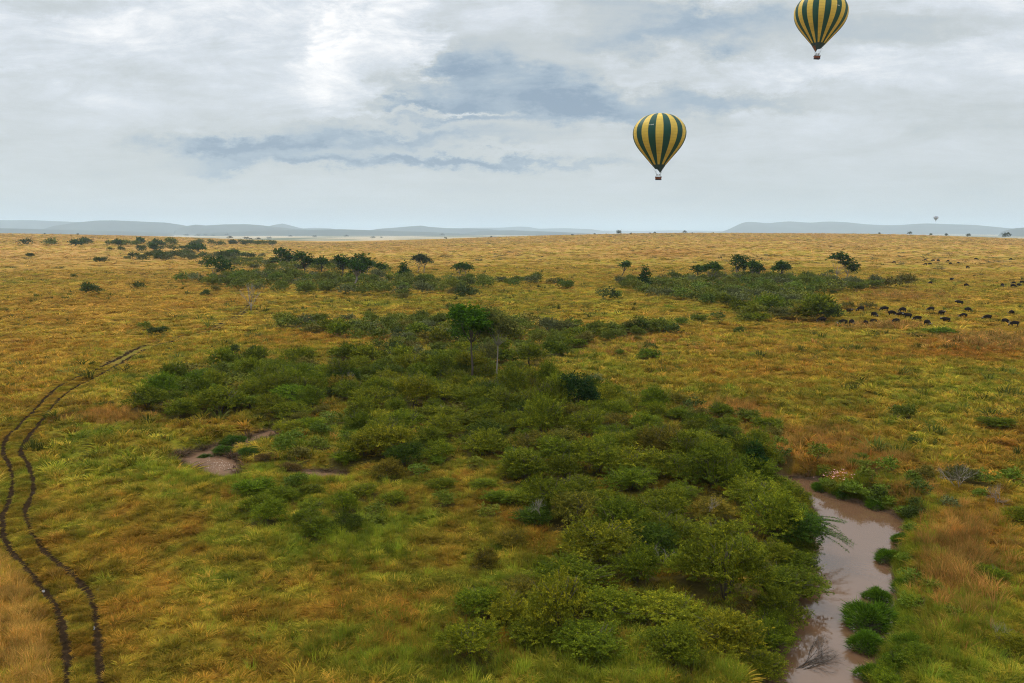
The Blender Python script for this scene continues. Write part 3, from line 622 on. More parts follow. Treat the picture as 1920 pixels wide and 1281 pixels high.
# ------------------------------------------------------------------ grass (uncountable ground cover)
def make_tuft(name, n, h, spread, wid, lean, seed, droop=.6, seg=3):
    r = np.random.default_rng(seed); V = []; Fs = []; A = []
    for i in range(n):
        a = r.uniform(0, 2 * math.pi); ro = spread * .45 * math.sqrt(r.uniform()); b0 = np.array([math.cos(a) * ro, math.sin(a) * ro, -.03])
        a2 = a + r.normal(0, .5); out = np.array([math.cos(a2), math.sin(a2), 0])
        out = out * spread * r.uniform(.25, 1.0) + np.array([lean, 0, 0]) * r.uniform(.5, 1.2)
        hh = h * r.uniform(.55, 1.1); side = np.array([-out[1], out[0], 0]); side /= np.linalg.norm(side) + 1e-9
        side = side * math.cos(.6) + np.array([0, 0, r.uniform(-.4, .4)])
        o = len(V); vv = r.uniform()
        for s in range(seg + 1):
            t = s / seg; p = b0 + out * (t ** 1.4) + np.array([0, 0, hh * (t - droop * .55 * t * t * t)])
            wd = wid * (1 - t * .85) * .5
            V.append(p - side * wd); V.append(p + side * wd); A += [vv, vv]
        for s in range(seg): Fs.append((o + 2 * s, o + 2 * s + 1, o + 2 * s + 3, o + 2 * s + 2))
    return D.objects.new(name, mesh_np(name, V, np.array(Fs), [m_blade], {'vary': ('FLOAT', A)}))
def scatter(name, pts, rot, scale, idx, tint, protos, label):
    me = mesh_np(name, pts, np.zeros((0, 4), int), [m_blade], {'rot': ('FLOAT_VECTOR', rot), 'scl': ('FLOAT', scale), 'pick': ('INT', idx), 'tint': ('FLOAT_COLOR', tint)})
    o = link(name, me); tag(o, label, None, None, 'stuff'); o['category'] = 'grass'
    pc = D.collections.new(name + '_tufts')
    for p in protos: pc.objects.link(p)
    ng = D.node_groups.new(name, 'GeometryNodeTree')
    ng.interface.new_socket('Geometry', in_out='INPUT', socket_type='NodeSocketGeometry')
    ng.interface.new_socket('Geometry', in_out='OUTPUT', socket_type='NodeSocketGeometry')
    N = ng.nodes; L = ng.links
    gi = N.new('NodeGroupInput'); go = N.new('NodeGroupOutput'); ip = N.new('GeometryNodeInstanceOnPoints'); ci = N.new('GeometryNodeCollectionInfo')
    ci.inputs['Collection'].default_value = pc; ci.inputs['Separate Children'].default_value = True; ci.inputs['Reset Children'].default_value = True
    def named(nm, typ):
        x = N.new('GeometryNodeInputNamedAttribute'); x.data_type = typ; x.inputs[0].default_value = nm; return x.outputs[0]
    er = N.new('FunctionNodeEulerToRotation'); L.new(named('rot', 'FLOAT_VECTOR'), er.inputs[0])
    ip.inputs['Pick Instance'].default_value = True
    L.new(gi.outputs[0], ip.inputs['Points']); L.new(ci.outputs[0], ip.inputs['Instance']); L.new(named('pick', 'INT'), ip.inputs['Instance Index'])
    L.new(er.outputs[0], ip.inputs['Rotation']); L.new(named('scl', 'FLOAT'), ip.inputs['Scale']); L.new(ip.outputs[0], go.inputs[0])
    md = o.modifiers.new('tufts', 'NODES'); md.node_group = ng
    return o
def band(r0, r1, dens, azmax=45.0):
    n = int(math.radians(azmax * 2) / 2 * (r1 ** 2 - r0 ** 2) * dens)
    r = np.sqrt(rng.uniform(r0 ** 2, r1 ** 2, n)); a = np.radians(rng.uniform(-azmax, azmax, n))
    return r * np.sin(a), r * np.cos(a)
def keep_dry(x, y, wd=.35, rt=.42):
    return (samp(G_river, x, y) > wd) & (samp(G_pool, x, y) > wd * .7) & (samp(G_rut, x, y) > rt)

near = [make_tuft('tuft', 40, .48, .50, .045, .05, 1), make_tuft('tuft', 38, .36, .70, .050, .30, 2, .95), make_tuft('tuft', 30, .62, .42, .042, .14, 3, .5),
        make_tuft('tuft', 44, .30, .78, .050, .12, 4, 1.05)]
def put(name, x, y, protos, s0, s1, label, jit=.25, bright=1.0, lumps=True, tint=None, rt=.85, under=.85):
    m = keep_dry(x, y, .35, np.where(np.hypot(x, y) > 225, .6, np.where(np.hypot(x, y) > 165, np.minimum(rt, 1.15), rt))) & ((samp(G_bush, x, y, 9.0) > .85) | (rng.uniform(size=len(x)) > under))
    x, y = x[m], y[m]; n = len(x)
    lump = fbm(x, y, 2.2, 2, 91)
    sc = rng.uniform(s0, s1, n) * (.55 + .95 * lump if lumps else 1)
    idx = rng.integers(0, len(protos), n)
    c = colfun(x, y, rng.normal(0, jit, n)) if tint is None else tint(x, y)
    vr = np.interp(np.hypot(x, y), [150, 900], [1.0, .35])
    c = c * bright * ((1 + (rng.uniform(.60, 1.35, n) - 1) * vr) * (.72 + .56 * smooth((fbm(x, y, .9, 2, 97) - .25) * 2)))[:, None]
    rot = np.stack([rng.normal(0, .12, n), rng.normal(0, .12, n), rng.uniform(0, 6.28, n)], 1)
    z = terrain(x, y) - .02
    return scatter(name, np.stack([x, y, z], 1), rot, sc, idx, c, protos, label)
x1, y1 = band(38, 88, 7.5); put('grass', x1, y1, near, .65, 1.25, 'short mixed green and gold grass covering the near ground', .3, 1.08)
small = [make_tuft('tuft', 34, .20, .26, .035, .03, 51), make_tuft('tuft', 30, .26, .22, .035, .05, 52)]
xr = []
for ln_ in (rutL, rutR):
    q_ = ln_[np.hypot(ln_[:, 0], ln_[:, 1]) < 165]; n_ = 22000; pk = q_[rng.integers(0, len(q_), n_)] + rng.normal(0, .85, (n_, 2)); xr.append(pk)
xr = np.vstack(xr)
put('grass', xr[:, 0], xr[:, 1], small, .7, 1.25, 'short trampled grass along the wheel ruts', .25, .9, rt=.36)
mid = [make_tuft('tuft', 34, .55, .85, .10, .1, 11), make_tuft('tuft', 30, .42, 1.1, .11, .3, 12, .9), make_tuft('tuft', 30, .75, .65, .09, .15, 13, .5)]
x2, y2 = band(88, 210, 1.5); put('grass', x2, y2, mid, .8, 1.5, 'golden green grass covering the middle of the plain', .25, 1.03, rt=1.35)
farp = [make_tuft('tuft', 40, .65, 1.7, .20, .2, 21), make_tuft('tuft', 34, .5, 2.0, .22, .5, 22, .9)]
x3, y3 = band(210, 560, .30); put('grass', x3, y3, farp, .8, 1.5, 'golden grass of the plain behind the trees', .15, 1.0)
vfar = [make_tuft('tuft', 40, .6, 4.0, .5, .2, 31), make_tuft('tuft', 34, .5, 5.0, .5, .8, 32, .9)]
x4, y4 = band(560, 2300, .014); put('grass', x4, y4, vfar, .6, 1.4, 'tan grass of the far plain up to its crest', .08, 1.0)

# low dark herbs and tussocks that break up the plain
xd, yd = band(95, 520, .035); k_ = (fbm(xd, yd, 30, 3, 71) + .35 * fbm(xd, yd, 6, 2, 72)) > .72
put('dark_herbs', xd[k_], yd[k_], mid, .9, 2.6, 'low dark green herbs and tussocks dotted over the plain', 0, 1.0, True, lambda x, y: np.array([.075, .085, .014])[None] * (.7 + .7 * rng.uniform(size=(len(x), 1))))
xd, yd = band(500, 2200, .0016); k_ = fbm(xd, yd, 160, 3, 73) > .52
put('dark_herbs', xd[k_], yd[k_], farp, 1.2, 3.2, 'faint dark herb patches on the far plain', 0, 1.0, False, lambda x, y: np.array([.16, .13, .045])[None] * (.7 + .6 * rng.uniform(size=(len(x), 1))))

# taller grass: rusty plumes, green rank grass on the banks, straw in the lower left corner
tall = [make_tuft('tall_tuft', 34, 1.15, .55, .030, .30, 41, .4), make_tuft('tall_tuft', 30, .95, .60, .032, .15, 42, .5)]
def blob_pts(px, py, sx, sy, n):
    qx = rng.normal(px, sx, n); qy = rng.normal(py, sy, n); p = at(qx, np.maximum(qy, 445)); return p[:, 0], p[:, 1]
xs, ys = [], []
for (px, py, sx, sy, n) in [(1805, 1050, 42, 48, 420), (1360, 772, 42, 9, 240), (1500, 825, 70, 14, 260), (1620, 868, 60, 12, 160), (205, 782, 50, 8, 150), (1700, 930, 30, 15, 60), (690, 840, 30, 16, 40)]:
    a_, b_ = blob_pts(px, py, sx, sy, n); xs.append(a_); ys.append(b_)
def t_rust(x, y): return np.array([.33, .155, .040]) * (.75 + .5 * rng.uniform(size=(len(x), 1))) + np.array([-.04, .03, 0.]) * rng.uniform(size=(len(x), 1))
put('tall_rusty_grass', np.concatenate(xs), np.concatenate(ys), tall, .7, 1.5, 'tall rusty brown grass in patches on the river banks', 0, 1.0, False, t_rust)
xs, ys = [], []
for (px, py, sx, sy, n) in [(1650, 612, 45, 3, 120), (1860, 640, 60, 8, 300), (1690, 557, 50, 5, 160), (1450, 565, 60, 10, 60), (1200, 650, 200, 12, 100)]:
    a_, b_ = blob_pts(px, py, sx, sy, n); xs.append(a_); ys.append(b_)
put('tall_rusty_grass', np.concatenate(xs), np.concatenate(ys), mid, 1.6, 3.0, 'rust coloured grass patches around the buffalo herd', 0, 1.0, False, t_rust)
xs, ys = [], []
for (px, py, sx, sy, n) in [(40, 1180, 42, 80, 700), (15, 1080, 20, 30, 120), (90, 1270, 30, 30, 80)]:
    a_, b_ = blob_pts(px, py, sx, sy, n); xs.append(a_); ys.append(b_)
put('tall_straw_grass', np.concatenate(xs), np.concatenate(ys), tall, .55, 1.0, 'tall straw coloured grass left of the wheel ruts', 0, 1.0, False, lambda x, y: np.array([.46, .27, .06]) * (1 + 0 * x[:, None]))
xs, ys = [], []
for (px, py, sx, sy, n) in [(620, 985, 70, 35, 330), (760, 1215, 120, 45, 420), (1150, 1240, 130, 35, 420), (700, 1040, 60, 30, 130), (1350, 1210, 60, 50, 260), (1780, 1170, 70, 60, 450), (1730, 1000, 22, 40, 150), (1600, 905, 45, 12, 160),
                            (540, 930, 70, 12, 160), (300, 880, 70, 18, 150), (395, 902, 40, 5, 120), (350, 885, 16, 8, 60), (520, 880, 30, 6, 60), (600, 902, 40, 4, 80), (1880, 1080, 40, 60, 150), (930, 900, 40, 20, 60), (980, 1080, 50, 60, 150), (1700, 960, 30, 12, 80), (1690, 1080, 10, 40, 130), (1690, 1230, 20, 40, 130),
                            (560, 830, 50, 20, 120), (1150, 600, 300, 40, 250)] + [(u, v_, 9, 9, 70) for u, v_ in [(1700, 985), (1702, 1015), (1695, 1045), (1685, 1070), (1692, 1100), (1696, 1125), (1690, 1155), (1692, 1185), (1684, 1215), (1662, 1240), (1650, 1265), (1648, 1285), (1600, 932), (1630, 940), (1660, 950), (1560, 925)]] + [(1445, 1255, 14, 12, 90), (1400, 1270, 30, 14, 120)]:
    a_, b_ = blob_pts(px, py, sx, sy, n); xs.append(a_); ys.append(b_)
put('tall_green_grass', np.concatenate(xs), np.concatenate(ys), tall, .5, 1.05, 'rank green grass among the bushes and on the river banks', 0, 1.0, False, rt=.6, under=.3,
    tint=lambda x, y: np.array([.135, .185, .016])[None] * (.8 + .5 * rng.uniform(size=(len(x), 1))) * np.array([1.0, 1, 1])[None] + rng.uniform(size=(len(x), 1)) * np.array([.10, .05, .0])[None])

# ------------------------------------------------------------------ leaves
def leaves(C, Nrm, size, aspect, vary, jitter=.5, r=rng):
    """one rhombic leaf face per centre"""
    n = len(C); Nn = Nrm + r.normal(0, jitter, (n, 3)); Nn /= np.linalg.norm(Nn, axis=1)[:, None] + 1e-9
    a = np.cross(Nn, r.normal(0, 1, (n, 3))); a /= np.linalg.norm(a, axis=1)[:, None] + 1e-9; b = np.cross(Nn, a)
    s = (size * r.uniform(.7, 1.3, n))[:, None]
    V = np.stack([C - a * s, C + b * s * aspect, C + a * s, C - b * s * aspect], 1).reshape(-1, 3)
    return V, np.arange(4 * n).reshape(-1, 4), np.repeat(vary, 4)
def lobes_crown(lobes, nspray, k, spl, size, r, flat=.35, up=.35, droop=0.0, inner=.72):
    """foliage as sprays of leaves growing out of a set of ellipsoid lobes (cx,cy,cz,rx,ry,rz)"""
    L = np.array(lobes, float); wgt = L[:, 3] * L[:, 4] + L[:, 3] * L[:, 5]; idx = r.choice(len(L), nspray, p=wgt / wgt.sum())
    u = r.normal(0, 1, (nspray, 3)); u[:, 2] = np.where(u[:, 2] < -.35 * np.abs(u[:, 2]).max() * 0 - .4, -u[:, 2], u[:, 2]); u /= np.linalg.norm(u, axis=1)[:, None]
    rad = r.uniform(inner, 1.0, nspray)[:, None]
    stray = (r.uniform(size=nspray) < .10)[:, None]
    base = L[idx, :3] + u * L[idx, 3:6] * np.where(stray, rad * 1.12, rad)
    d = u * np.array([1, 1, .5]) + np.array([0, 0, up]) + r.normal(0, .3, (nspray, 3)); d /= np.linalg.norm(d, axis=1)[:, None]
    side = np.cross(d, np.array([0, 0, 1.])); side /= np.linalg.norm(side, axis=1)[:, None] + 1e-9
    nn = np.cross(side, d)
    t = r.uniform(0, 1, (nspray, k, 1)); sgn = r.uniform(-1, 1, (nspray, k, 1))
    ln = spl * r.uniform(.6, 1.4, (nspray, 1, 1))
    P = base[:, None] + d[:, None] * t * ln + side[:, None] * sgn * flat * ln * (1.1 - t) + nn[:, None] * r.normal(0, .05, (nspray, k, 1)) * ln
    P[..., 2] -= droop * (t[..., 0] ** 2) * ln[..., 0]
    sv = r.uniform(0, 1, (nspray, 1)); vv = np.clip(.62 * sv + .38 * r.uniform(0, 1, (nspray, k)), 0, 1)
    N3 = np.repeat((nn * .75 + u * .35)[:, None], k, 1)
    return leaves(P.reshape(-1, 3), N3.reshape(-1, 3), size, .55, vv.ravel(), .42, r)
def bush_lobes(R, H, n, r):
    out = [(r.normal(0, .12 * R), r.normal(0, .12 * R), H * .40, R * .55, R * .6, H * .40)]
    for i in range(n):
        a = r.uniform(0, 6.28); q = R * math.sqrt(r.uniform(.08, 1)) * .68; f = 1 - (q / R) ** 2 * .55
        s = r.uniform(.26, .42) * R
        tall_ = r.uniform(.35, .92)
        out.append((math.cos(a) * q, math.sin(a) * q, H * tall_ * f, s * r.uniform(.7, 1.25), s * r.uniform(.7, 1.25), H * r.uniform(.14, .26)))
    return out
def stems(R, H, n, r, rad=.05):
    ps = []
    for i in range(n):
        a = r.uniform(0, 6.28); q = R * r.uniform(.25, .75); P = [(math.cos(a) * .12, math.sin(a) * .12, -.1)]
        for t in (.3, .6, 1.0): P.append((math.cos(a + t * .3) * q * t, math.sin(a + t * .3) * q * t, H * (.95 * t ** .8)))
        ps.append(tube(P, [rad, rad * .8, rad * .55, rad * .25], 5))
        for b_ in range(2):
            p0 = np.array(P[2]); e = p0 + np.array([r.normal(0, R * .25), r.normal(0, R * .25), H * r.uniform(.1, .5)])
            ps.append(tube([p0, (p0 + e) / 2 + r.normal(0, .05, 3), e], [rad * .5, rad * .35, rad * .15], 4))
    return join(ps)

# near bushes: R about 2.6 m, H about 2.6 m
NEARB = []
for k in range(8):
    r = np.random.default_rng(100 + k); R, H = 2.6, (2.5, 2.9, 2.3, 2.7, 2.2, 3.0, 2.6, 2.4)[k]
    v, f, a = lobes_crown(bush_lobes(R, H, 13, r), 640, 24, .75, .068, r, .42, (.25, .5, .2, .35, .15, .6, .4, .3)[k], .1)
    v[:, 2] = np.maximum(v[:, 2], .02)
    me = mesh_np('bush_foliage', v, f, [m_leaf], {'vary': ('FLOAT', a)})
    sv, sf = stems(R, H, 7, r)
    NEARB.append((me, mesh_np('bush_branches', sv, sf, [m_bark])))
MIDB = []
for k in range(5):
    r = np.random.default_rng(200 + k); R, H = 2.6, (2.3, 2.7, 2.0, 2.5, 2.2)[k]
    v, f, a = lobes_crown(bush_lobes(R, H, 11, r), 330, 14, .7, .12, r, .42, .35, .1)
    v[:, 2] = np.maximum(v[:, 2], .02)
    MIDB.append(mesh_np('bush_foliage', v, f, [m_leaf], {'vary': ('FLOAT', a)}))
FARB = []
for k in range(3):
    r = np.random.default_rng(300 + k); R, H = 2.6, (2.3, 2.6, 2.0)[k]
    v, f, a = lobes_crown(bush_lobes(R, H, 9, r), 150, 8, .7, .17, r, .42, .35, .1)
    v[:, 2] = np.maximum(v[:, 2], .0)
    FARB.append(mesh_np('bush_foliage', v, f, [m_leaf], {'vary': ('FLOAT', a)}))

LANDMARKS = [('the leafy tall tree', 880, 690), ('the sparse tall tree', 935, 705), ('the dark rounded tree', 1085, 770), ('the river bend', 1600, 950), ('the branches over the river', 1540, 1000), ('the reed islands', 1640, 1120),
             ('the shallow stream', 400, 870), ('the small brown pool', 600, 892), ('the bend in the wheel ruts', 20, 850), ('the lower edge of the photo', 1150, 1281), ('the tall red grass', 1800, 1050), ('the rusty grass patch', 1360, 770),
             ('the big round far tree', 411, 515), ('the tall-trunked far tree', 667, 538), ('the pointed dark far tree', 758, 522), ('the lone umbrella tree', 867, 515), ('the leaning slim tree', 1165, 516), ('the three-stemmed tree', 1330, 528),
             ('the broad twin trees', 1390, 522), ('the lopsided tree', 1577, 524), ('the small bare sapling', 470, 580), ('the first buffalo', 1541, 605), ('the river mouth at the bottom', 1450, 1270), ('the clearing', 930, 930),
             ('the narrow end of the river', 1480, 900), ('the lower thicket corner', 1050, 1130), ('the left thicket top', 420, 690), ('the muddy gully', 510, 790)]
def nth(i, n):
    words = ['leftmost', 'second from left', 'third from left', 'fourth from left', 'fifth from left', 'sixth from left', 'seventh from left', 'eighth from left', 'ninth from left', 'tenth from left', 'eleventh from left', 'twelfth from left', 'fifth from right', 'fourth from right', 'third from right', 'second from right']
    if i == n - 1: return 'rightmost'
    if n > 8 and n - 1 - i <= 4: return ['', 'second', 'third', 'fourth', 'fifth'][n - 1 - i] + ' from right'
    return words[min(i, 11)]
BA = np.array([[b[0], b[1], b[2]] for b in BU]); bpx, bqy = project(BA[:, 0], BA[:, 1], BA[:, 2])
size_px = np.array([b[3] for b in BU]) / np.hypot(BA[:, 0], BA[:, 1])
vis = (bpx > -60) & (bpx < 1980) & (bqy < 1330)
order = np.argsort(-size_px * vis)
keepn = 300
chosen = [i for i in order[:keepn] if vis[i]]; chosen_set = set(chosen)
phr = {}
for i in chosen:
    x, y, z, R, tone, hf, place = BU[i]
    sz = 'small' if R < 1.6 else ('broad' if R > 2.55 and BA[i, 1] < 200 or R > 4.8 else 'medium-sized')
    if hf > 1.15: sz = 'tall'
    best = min(LANDMARKS, key=lambda l: math.hypot(l[1] - bpx[i], (l[2] - bqy[i]) * 1.7))
    ddx, ddy = bpx[i] - best[1], (bqy[i] - best[2]) * 1.7; dist = math.hypot(ddx, ddy)
    rel = ('left of' if ddx < 0 else 'right of') if abs(ddx) > abs(ddy) else ('below' if ddy > 0 else 'above')
    rel = ('close ' if dist < 45 else '') + rel
    phr.setdefault(f'{sz} {tone} bush {rel} {best[0]}', []).append(i)
lab = {}
split = {}
for k, ii in phr.items():
    if len(ii) > 6:
        md_ = sorted(bqy[i] for i in ii)[len(ii) // 2]
        split[k + ', upper row'] = [i for i in ii if bqy[i] < md_]; split[k + ', lower row'] = [i for i in ii if bqy[i] >= md_]
    else: split[k] = ii
for k, ii in split.items():
    ii.sort(key=lambda i: bpx[i])
    for j, i in enumerate(ii): lab[i] = k if len(ii) == 1 else f'{k}, {nth(j, len(ii))}'
for i in chosen:
    x, y, z, R, tone, hf, place = BU[i]
    s = R / 2.6 / 1.12; c = TONES[tone]; v = random.uniform(.8, 1.25); c = (c[0] * v * random.uniform(.9, 1.12), c[1] * v, c[2] * v, 1)
    sc = (s * random.uniform(.9, 1.1), s * random.uniform(.9, 1.1), s * hf * random.uniform(.9, 1.1)); rz = random.uniform(0, 6.28)
    sc = (sc[0], sc[1], sc[2] * random.uniform(.72, 1.35))
    if math.hypot(x, y) < 150:
        fm, bm_ = random.choice(NEARB)
        o = D.objects.new('bush', None); COL.objects.link(o); o.empty_display_size = .5
        f_ = link('foliage', fm, o); b_ = link('branches', bm_, o); f_.color = c
    else:
        o = link('bush', random.choice(MIDB)); o.color = c
    o.location = (x, y, z - .05); o.rotation_euler = (0, 0, rz); o.scale = sc
    tag(o, lab[i], 'bush', place)
# the remaining far bushes as one mass
rest = [i for i in range(len(BU)) if i not in chosen_set]
m_leaf2, t = mat('far_leaves')
tint = t.n('ShaderNodeAttribute', attribute_name='tint', attribute_type='INSTANCER').outputs[0]
d_ = t.n('ShaderNodeBsdfPrincipled', {'Base Color': tint, 'Roughness': .7, 'Specular IOR Level': .1}); t.n('ShaderNodeOutputMaterial', {0: d_.outputs[0]})
fp = []
for me0 in FARB[:3] + MIDB[:2]:
    me2 = me0.copy(); me2.materials.clear(); me2.materials.append(m_leaf2); fp.append(D.objects.new('far_bush', me2))
if rest:
    P = BA[rest]; n = len(rest)
    so = scatter('far_bushes', P - [0, 0, .1], np.stack([np.zeros(n), np.zeros(n), rng.uniform(0, 6.28, n)], 1), np.array([BU[i][3] / 2.9 for i in rest]),
                 rng.integers(0, len(fp), n), np.array([TONES[BU[i][4]] for i in rest]) * rng.uniform(.8, 1.2, (n, 1)), fp, 'mass of small far bushes behind the nearer ones')
    so['category'] = 'bushes'
print('bushes', len(BU), 'individual', len(chosen))

# ------------------------------------------------------------------ trees
def tree_mesh(H, Wd, cb, kind, seed, leaf, nsp, lean=0.0, nstem=1, trunk_r=None):
    """H height, Wd crown width, cb crown bottom height; returns trunk mesh, crown mesh"""
    r = np.random.default_rng(seed); tr = trunk_r or H * .022
    lobes = []; ch = H - cb; cx = lean * H
    if kind == 'round':
        lobes.append((cx, 0, cb + ch * .52, Wd * .42, Wd * .42, ch * .46))
        for i in range(11):
            a = i * 2.4 + r.uniform(0, .6); q = Wd * .5 * r.uniform(.40, .72); s = Wd * r.uniform(.18, .26)
            lobes.append((cx + math.cos(a) * q, math.sin(a) * q, cb + ch * (.10 + .70 * ((i * .618 + .3) % 1)), s, s, ch * r.uniform(.19, .28)))
    elif kind == 'umbrella':
        for i in range(12):
            a = i * 2.4 + r.uniform(0, .6); q = Wd * .5 * math.sqrt(r.uniform(.02, .8)); s = Wd * r.uniform(.13, .21)
            lobes.append((cx + math.cos(a) * q, math.sin(a) * q, cb + ch * (.78 - .4 * (2 * q / Wd) ** 2) * r.uniform(.75, 1.0), s, s, ch * r.uniform(.16, .26)))
    elif kind == 'cone':
        for i in range(9):
            t_ = i / 8; s = Wd * .42 * (1.05 - t_) ** .8 + Wd * .06; a = r.uniform(0, 6.28)
            lobes.append((cx * t_ + math.cos(a) * s * .35, math.sin(a) * s * .35, cb + ch * (.1 + .8 * t_), s * r.uniform(.7, 1.0), s, ch * .12))
    elif kind == 'lopsided':
        for (u_, w_, s_) in [(-.30, .90, .17), (-.12, .95, .17), (.05, .92, .15), (-.2, .78, .14), (.12, .72, .19), (.25, .6, .2), (.38, .42, .19), (.30, .28, .17), (.15, .5, .15), (.42, .2, .12), (-.42, .82, .10), (.0, .6, .12)]:
            lobes.append((u_ * Wd, r.uniform(-.15, .15) * Wd, cb + ch * w_, Wd * s_ * .85, Wd * s_, ch * s_ * .75))
    lobes = [l for l in lobes]
    v, f, a = lobes_crown(lobes, nsp, 12, leaf * 5, leaf, r, .5, .25, .25, .35)
    crown = mesh_np('tree_crown', v, f, [m_leaf], {'vary': ('FLOAT', a)})
    ps = []
    for s_ in range(nstem):
        off = (s_ - (nstem - 1) / 2) * Wd * .22 / max(1, nstem - 1) * 2 if nstem > 1 else 0
        bx = off * .7; tx = cx * .8 + off
        P = [(bx, 0, -.3), (bx + (tx - bx) * .25 + r.normal(0, tr), r.normal(0, tr), cb * .35), (bx + (tx - bx) * .6 + r.normal(0, tr), r.normal(0, tr), cb * .75), (tx, 0, cb + ch * .15), (tx + r.normal(0, tr * 2), 0, cb + ch * .6)]
        q = tr / (1 + .35 * (nstem - 1))
        ps.append(tube(P, [q * 1.5, q, q * .85, q * .7, q * .25], 8))
        fork = np.array(P[2]) * .6 + np.array(P[3]) * .4
        for l in lobes[s_::nstem]:
            e = np.array(l[:3]); mdl = fork * .5 + e * .5 + np.array([r.normal(0, .03 * Wd), r.normal(0, .03 * Wd), -.04 * ch])
            ps.append(tube([fork, mdl, e], [q * .5, q * .32, q * .1], 5))
    tv, tf = join(ps)
    return tv, tf, crown
def tree(px, py, top, wpx, cbot, kind, tone, label, leaf=None, nsp=200, lean=0.0, nstem=1, bark=None, name='tree', group=None, seed=None, trk=1.0, thin=1.0):
    p = at(px, py)[0]; dep = p[1] * CP - (p[2] - CZ) * SP; m = dep / F
    H = (py - top) * m * 1.01; Wd = wpx * m; cb = max(.2, (py - cbot) * m); dist = math.hypot(p[0], p[1])
    leaf = leaf or max(.10, dist * .0009)
    tv, tf, crown = tree_mesh(H, Wd, cb, kind, seed if seed is not None else int(px * 7 + py), leaf, int(nsp), lean, nstem, H * .02 * trk)
    o = D.objects.new(name, None); COL.objects.link(o); o.location = p
    tk = link('trunk', mesh_np('tree_trunk', tv, tf, [bark or m_bark], None, True), o); cr = link('crown', crown, o)
    c = TONES.get(tone) or tone; cr.color = (*c, 1)
    tag(o, label, 'tree', group); return o
DK = (.030, .070, .008); DK2 = (.046, .088, .010); LT = (.060, .095, .012)
tree(884, 722, 572, 90, 633, 'round', (.058, .130, .006), 'tall tree with dense bright green crown and straight dark trunk, left of the pair', .15, 1600, .0, 1, seed=5, trk=.6)
tree(932, 722, 577, 74, 640, 'round', (.15, .155, .035), 'tall sparse grey-green tree with pale slanting trunk, right of the pair', .12, 1500, .02, 1, m_pale, seed=9, trk=.40)
tree(1085, 782, 697, 78, 772, 'round', (.018, .045, .010), 'dark dense rounded tree standing in the middle of the thicket', .10, 1100, 0, 1, seed=3)
tree(1412, 905, 828, 62, 893, 'cone', (.022, .055, .010), 'dark upright bushy tree at the head of the river', .08, 900, 0, 1, seed=4)
FT = 'trees among the bush belt'
FAR_T = [
    (411, 518, 483, 56, 511, 'round', DK, 'big dark round tree at the left end of the bush belt', 0, 2), (535, 499, 466, 38, 491, 'round', DK, 'tall round-crowned dark tree left of the golden slope', 0, 2), (516, 501, 484, 18, 493, 'umbrella', LT, 'small pale green tree close left of the tall round one', 0, 1),
    (572, 513, 473, 34, 498, 'round', DK, 'dark flat-topped tree second of the tall ones', 0, 1), (604, 511, 483, 25, 501, 'umbrella', DK2, 'small dark tree with thin trunk right of the flat-topped one', 0, 1),
    (643, 523, 480, 27, 502, 'round', DK, 'slim dark tree at the left of the tree cluster', 0, 1), (669, 543, 487, 38, 513, 'round', DK, 'nearest tree of the cluster, pale straight trunk below dark crown', 0, 1), (682, 521, 477, 42, 503, 'round', DK, 'broad dark tree on several stems in the cluster', 0, 3),
    (708, 517, 494, 17, 505, 'umbrella', DK2, 'small leaning tree at the right end of the cluster', .2, 1), (758, 524, 492, 24, 522, 'cone', DK, 'dark pointed tree like a spire', 0, 1), (790, 512, 475, 30, 499, 'umbrella', (.05, .065, .03), 'open greyish tree with forking branches', 0, 2),
    (867, 517, 493, 33, 508, 'umbrella', DK2, 'lone umbrella-shaped tree on two stems right of the cluster', 0, 2), (1165, 518, 491, 20, 505, 'umbrella', DK2, 'slim leaning tree with small crown at the left of the right belt', .25, 1), (1208, 545, 498, 28, 540, 'cone', DK, 'tall dark bushy tree wider at its foot', 0, 1),
    (1308, 522, 498, 22, 512, 'umbrella', DK2, 'low dark tree touching the three-stemmed tree', 0, 1), (1333, 530, 492, 34, 511, 'umbrella', DK2, 'flat tree on three thin pale stems', .05, 3), (1388, 524, 480, 38, 508, 'round', DK, 'larger round dark tree of the broad pair', 0, 2), (1416, 528, 491, 28, 512, 'round', DK2, 'smaller tree of the broad pair, right side', 0, 2),
    (1464, 524, 490, 25, 512, 'umbrella', DK2, 'small tree with mushroom crown between the pair and the lopsided tree', 0, 1), (1579, 524, 479, 48, 516, 'lopsided', DK, 'lopsided dark tree drooping to the right on two bare stems', 0, 2),
    (366, 475, 459, 31, 469, 'umbrella', DK2, 'wide flat-topped tree far off on the left', 0, 2), (438, 484, 468, 17, 476, 'umbrella', DK2, 'small flat tree right of the wide flat-topped one', 0, 1), (142, 462, 453.5, 13, 458, 'umbrella', DK2, 'tiny far tree rising from the long bush line, left one', 0, 1),
    (223, 462, 452.5, 10, 459, 'round', DK2, 'tiny far tree rising from the long bush line, right one', 0, 1), (263, 457, 450.5, 9, 454, 'umbrella', DK2, 'tiny lone tree above the far bush line', 0, 1), (294, 463, 452.5, 12, 459, 'round', DK2, 'small dark far tree above its own bush', 0, 1), (287, 471, 459, 8, 467, 'round', DK2, 'narrow dark far tree below the small dark one', 0, 1)]
for (px, py, top, wd, cb, kind, tone, label, lean, ns) in FAR_T:
    tree(px, py, top, wd, cb + (4 if kind in ('round', 'umbrella') and wd > 14 else 0), kind, tone, label, None, 300 if wd > 22 else 120, lean, ns, m_pale if ns > 1 or 'pale' in label else None, group=FT, trk=1.5)
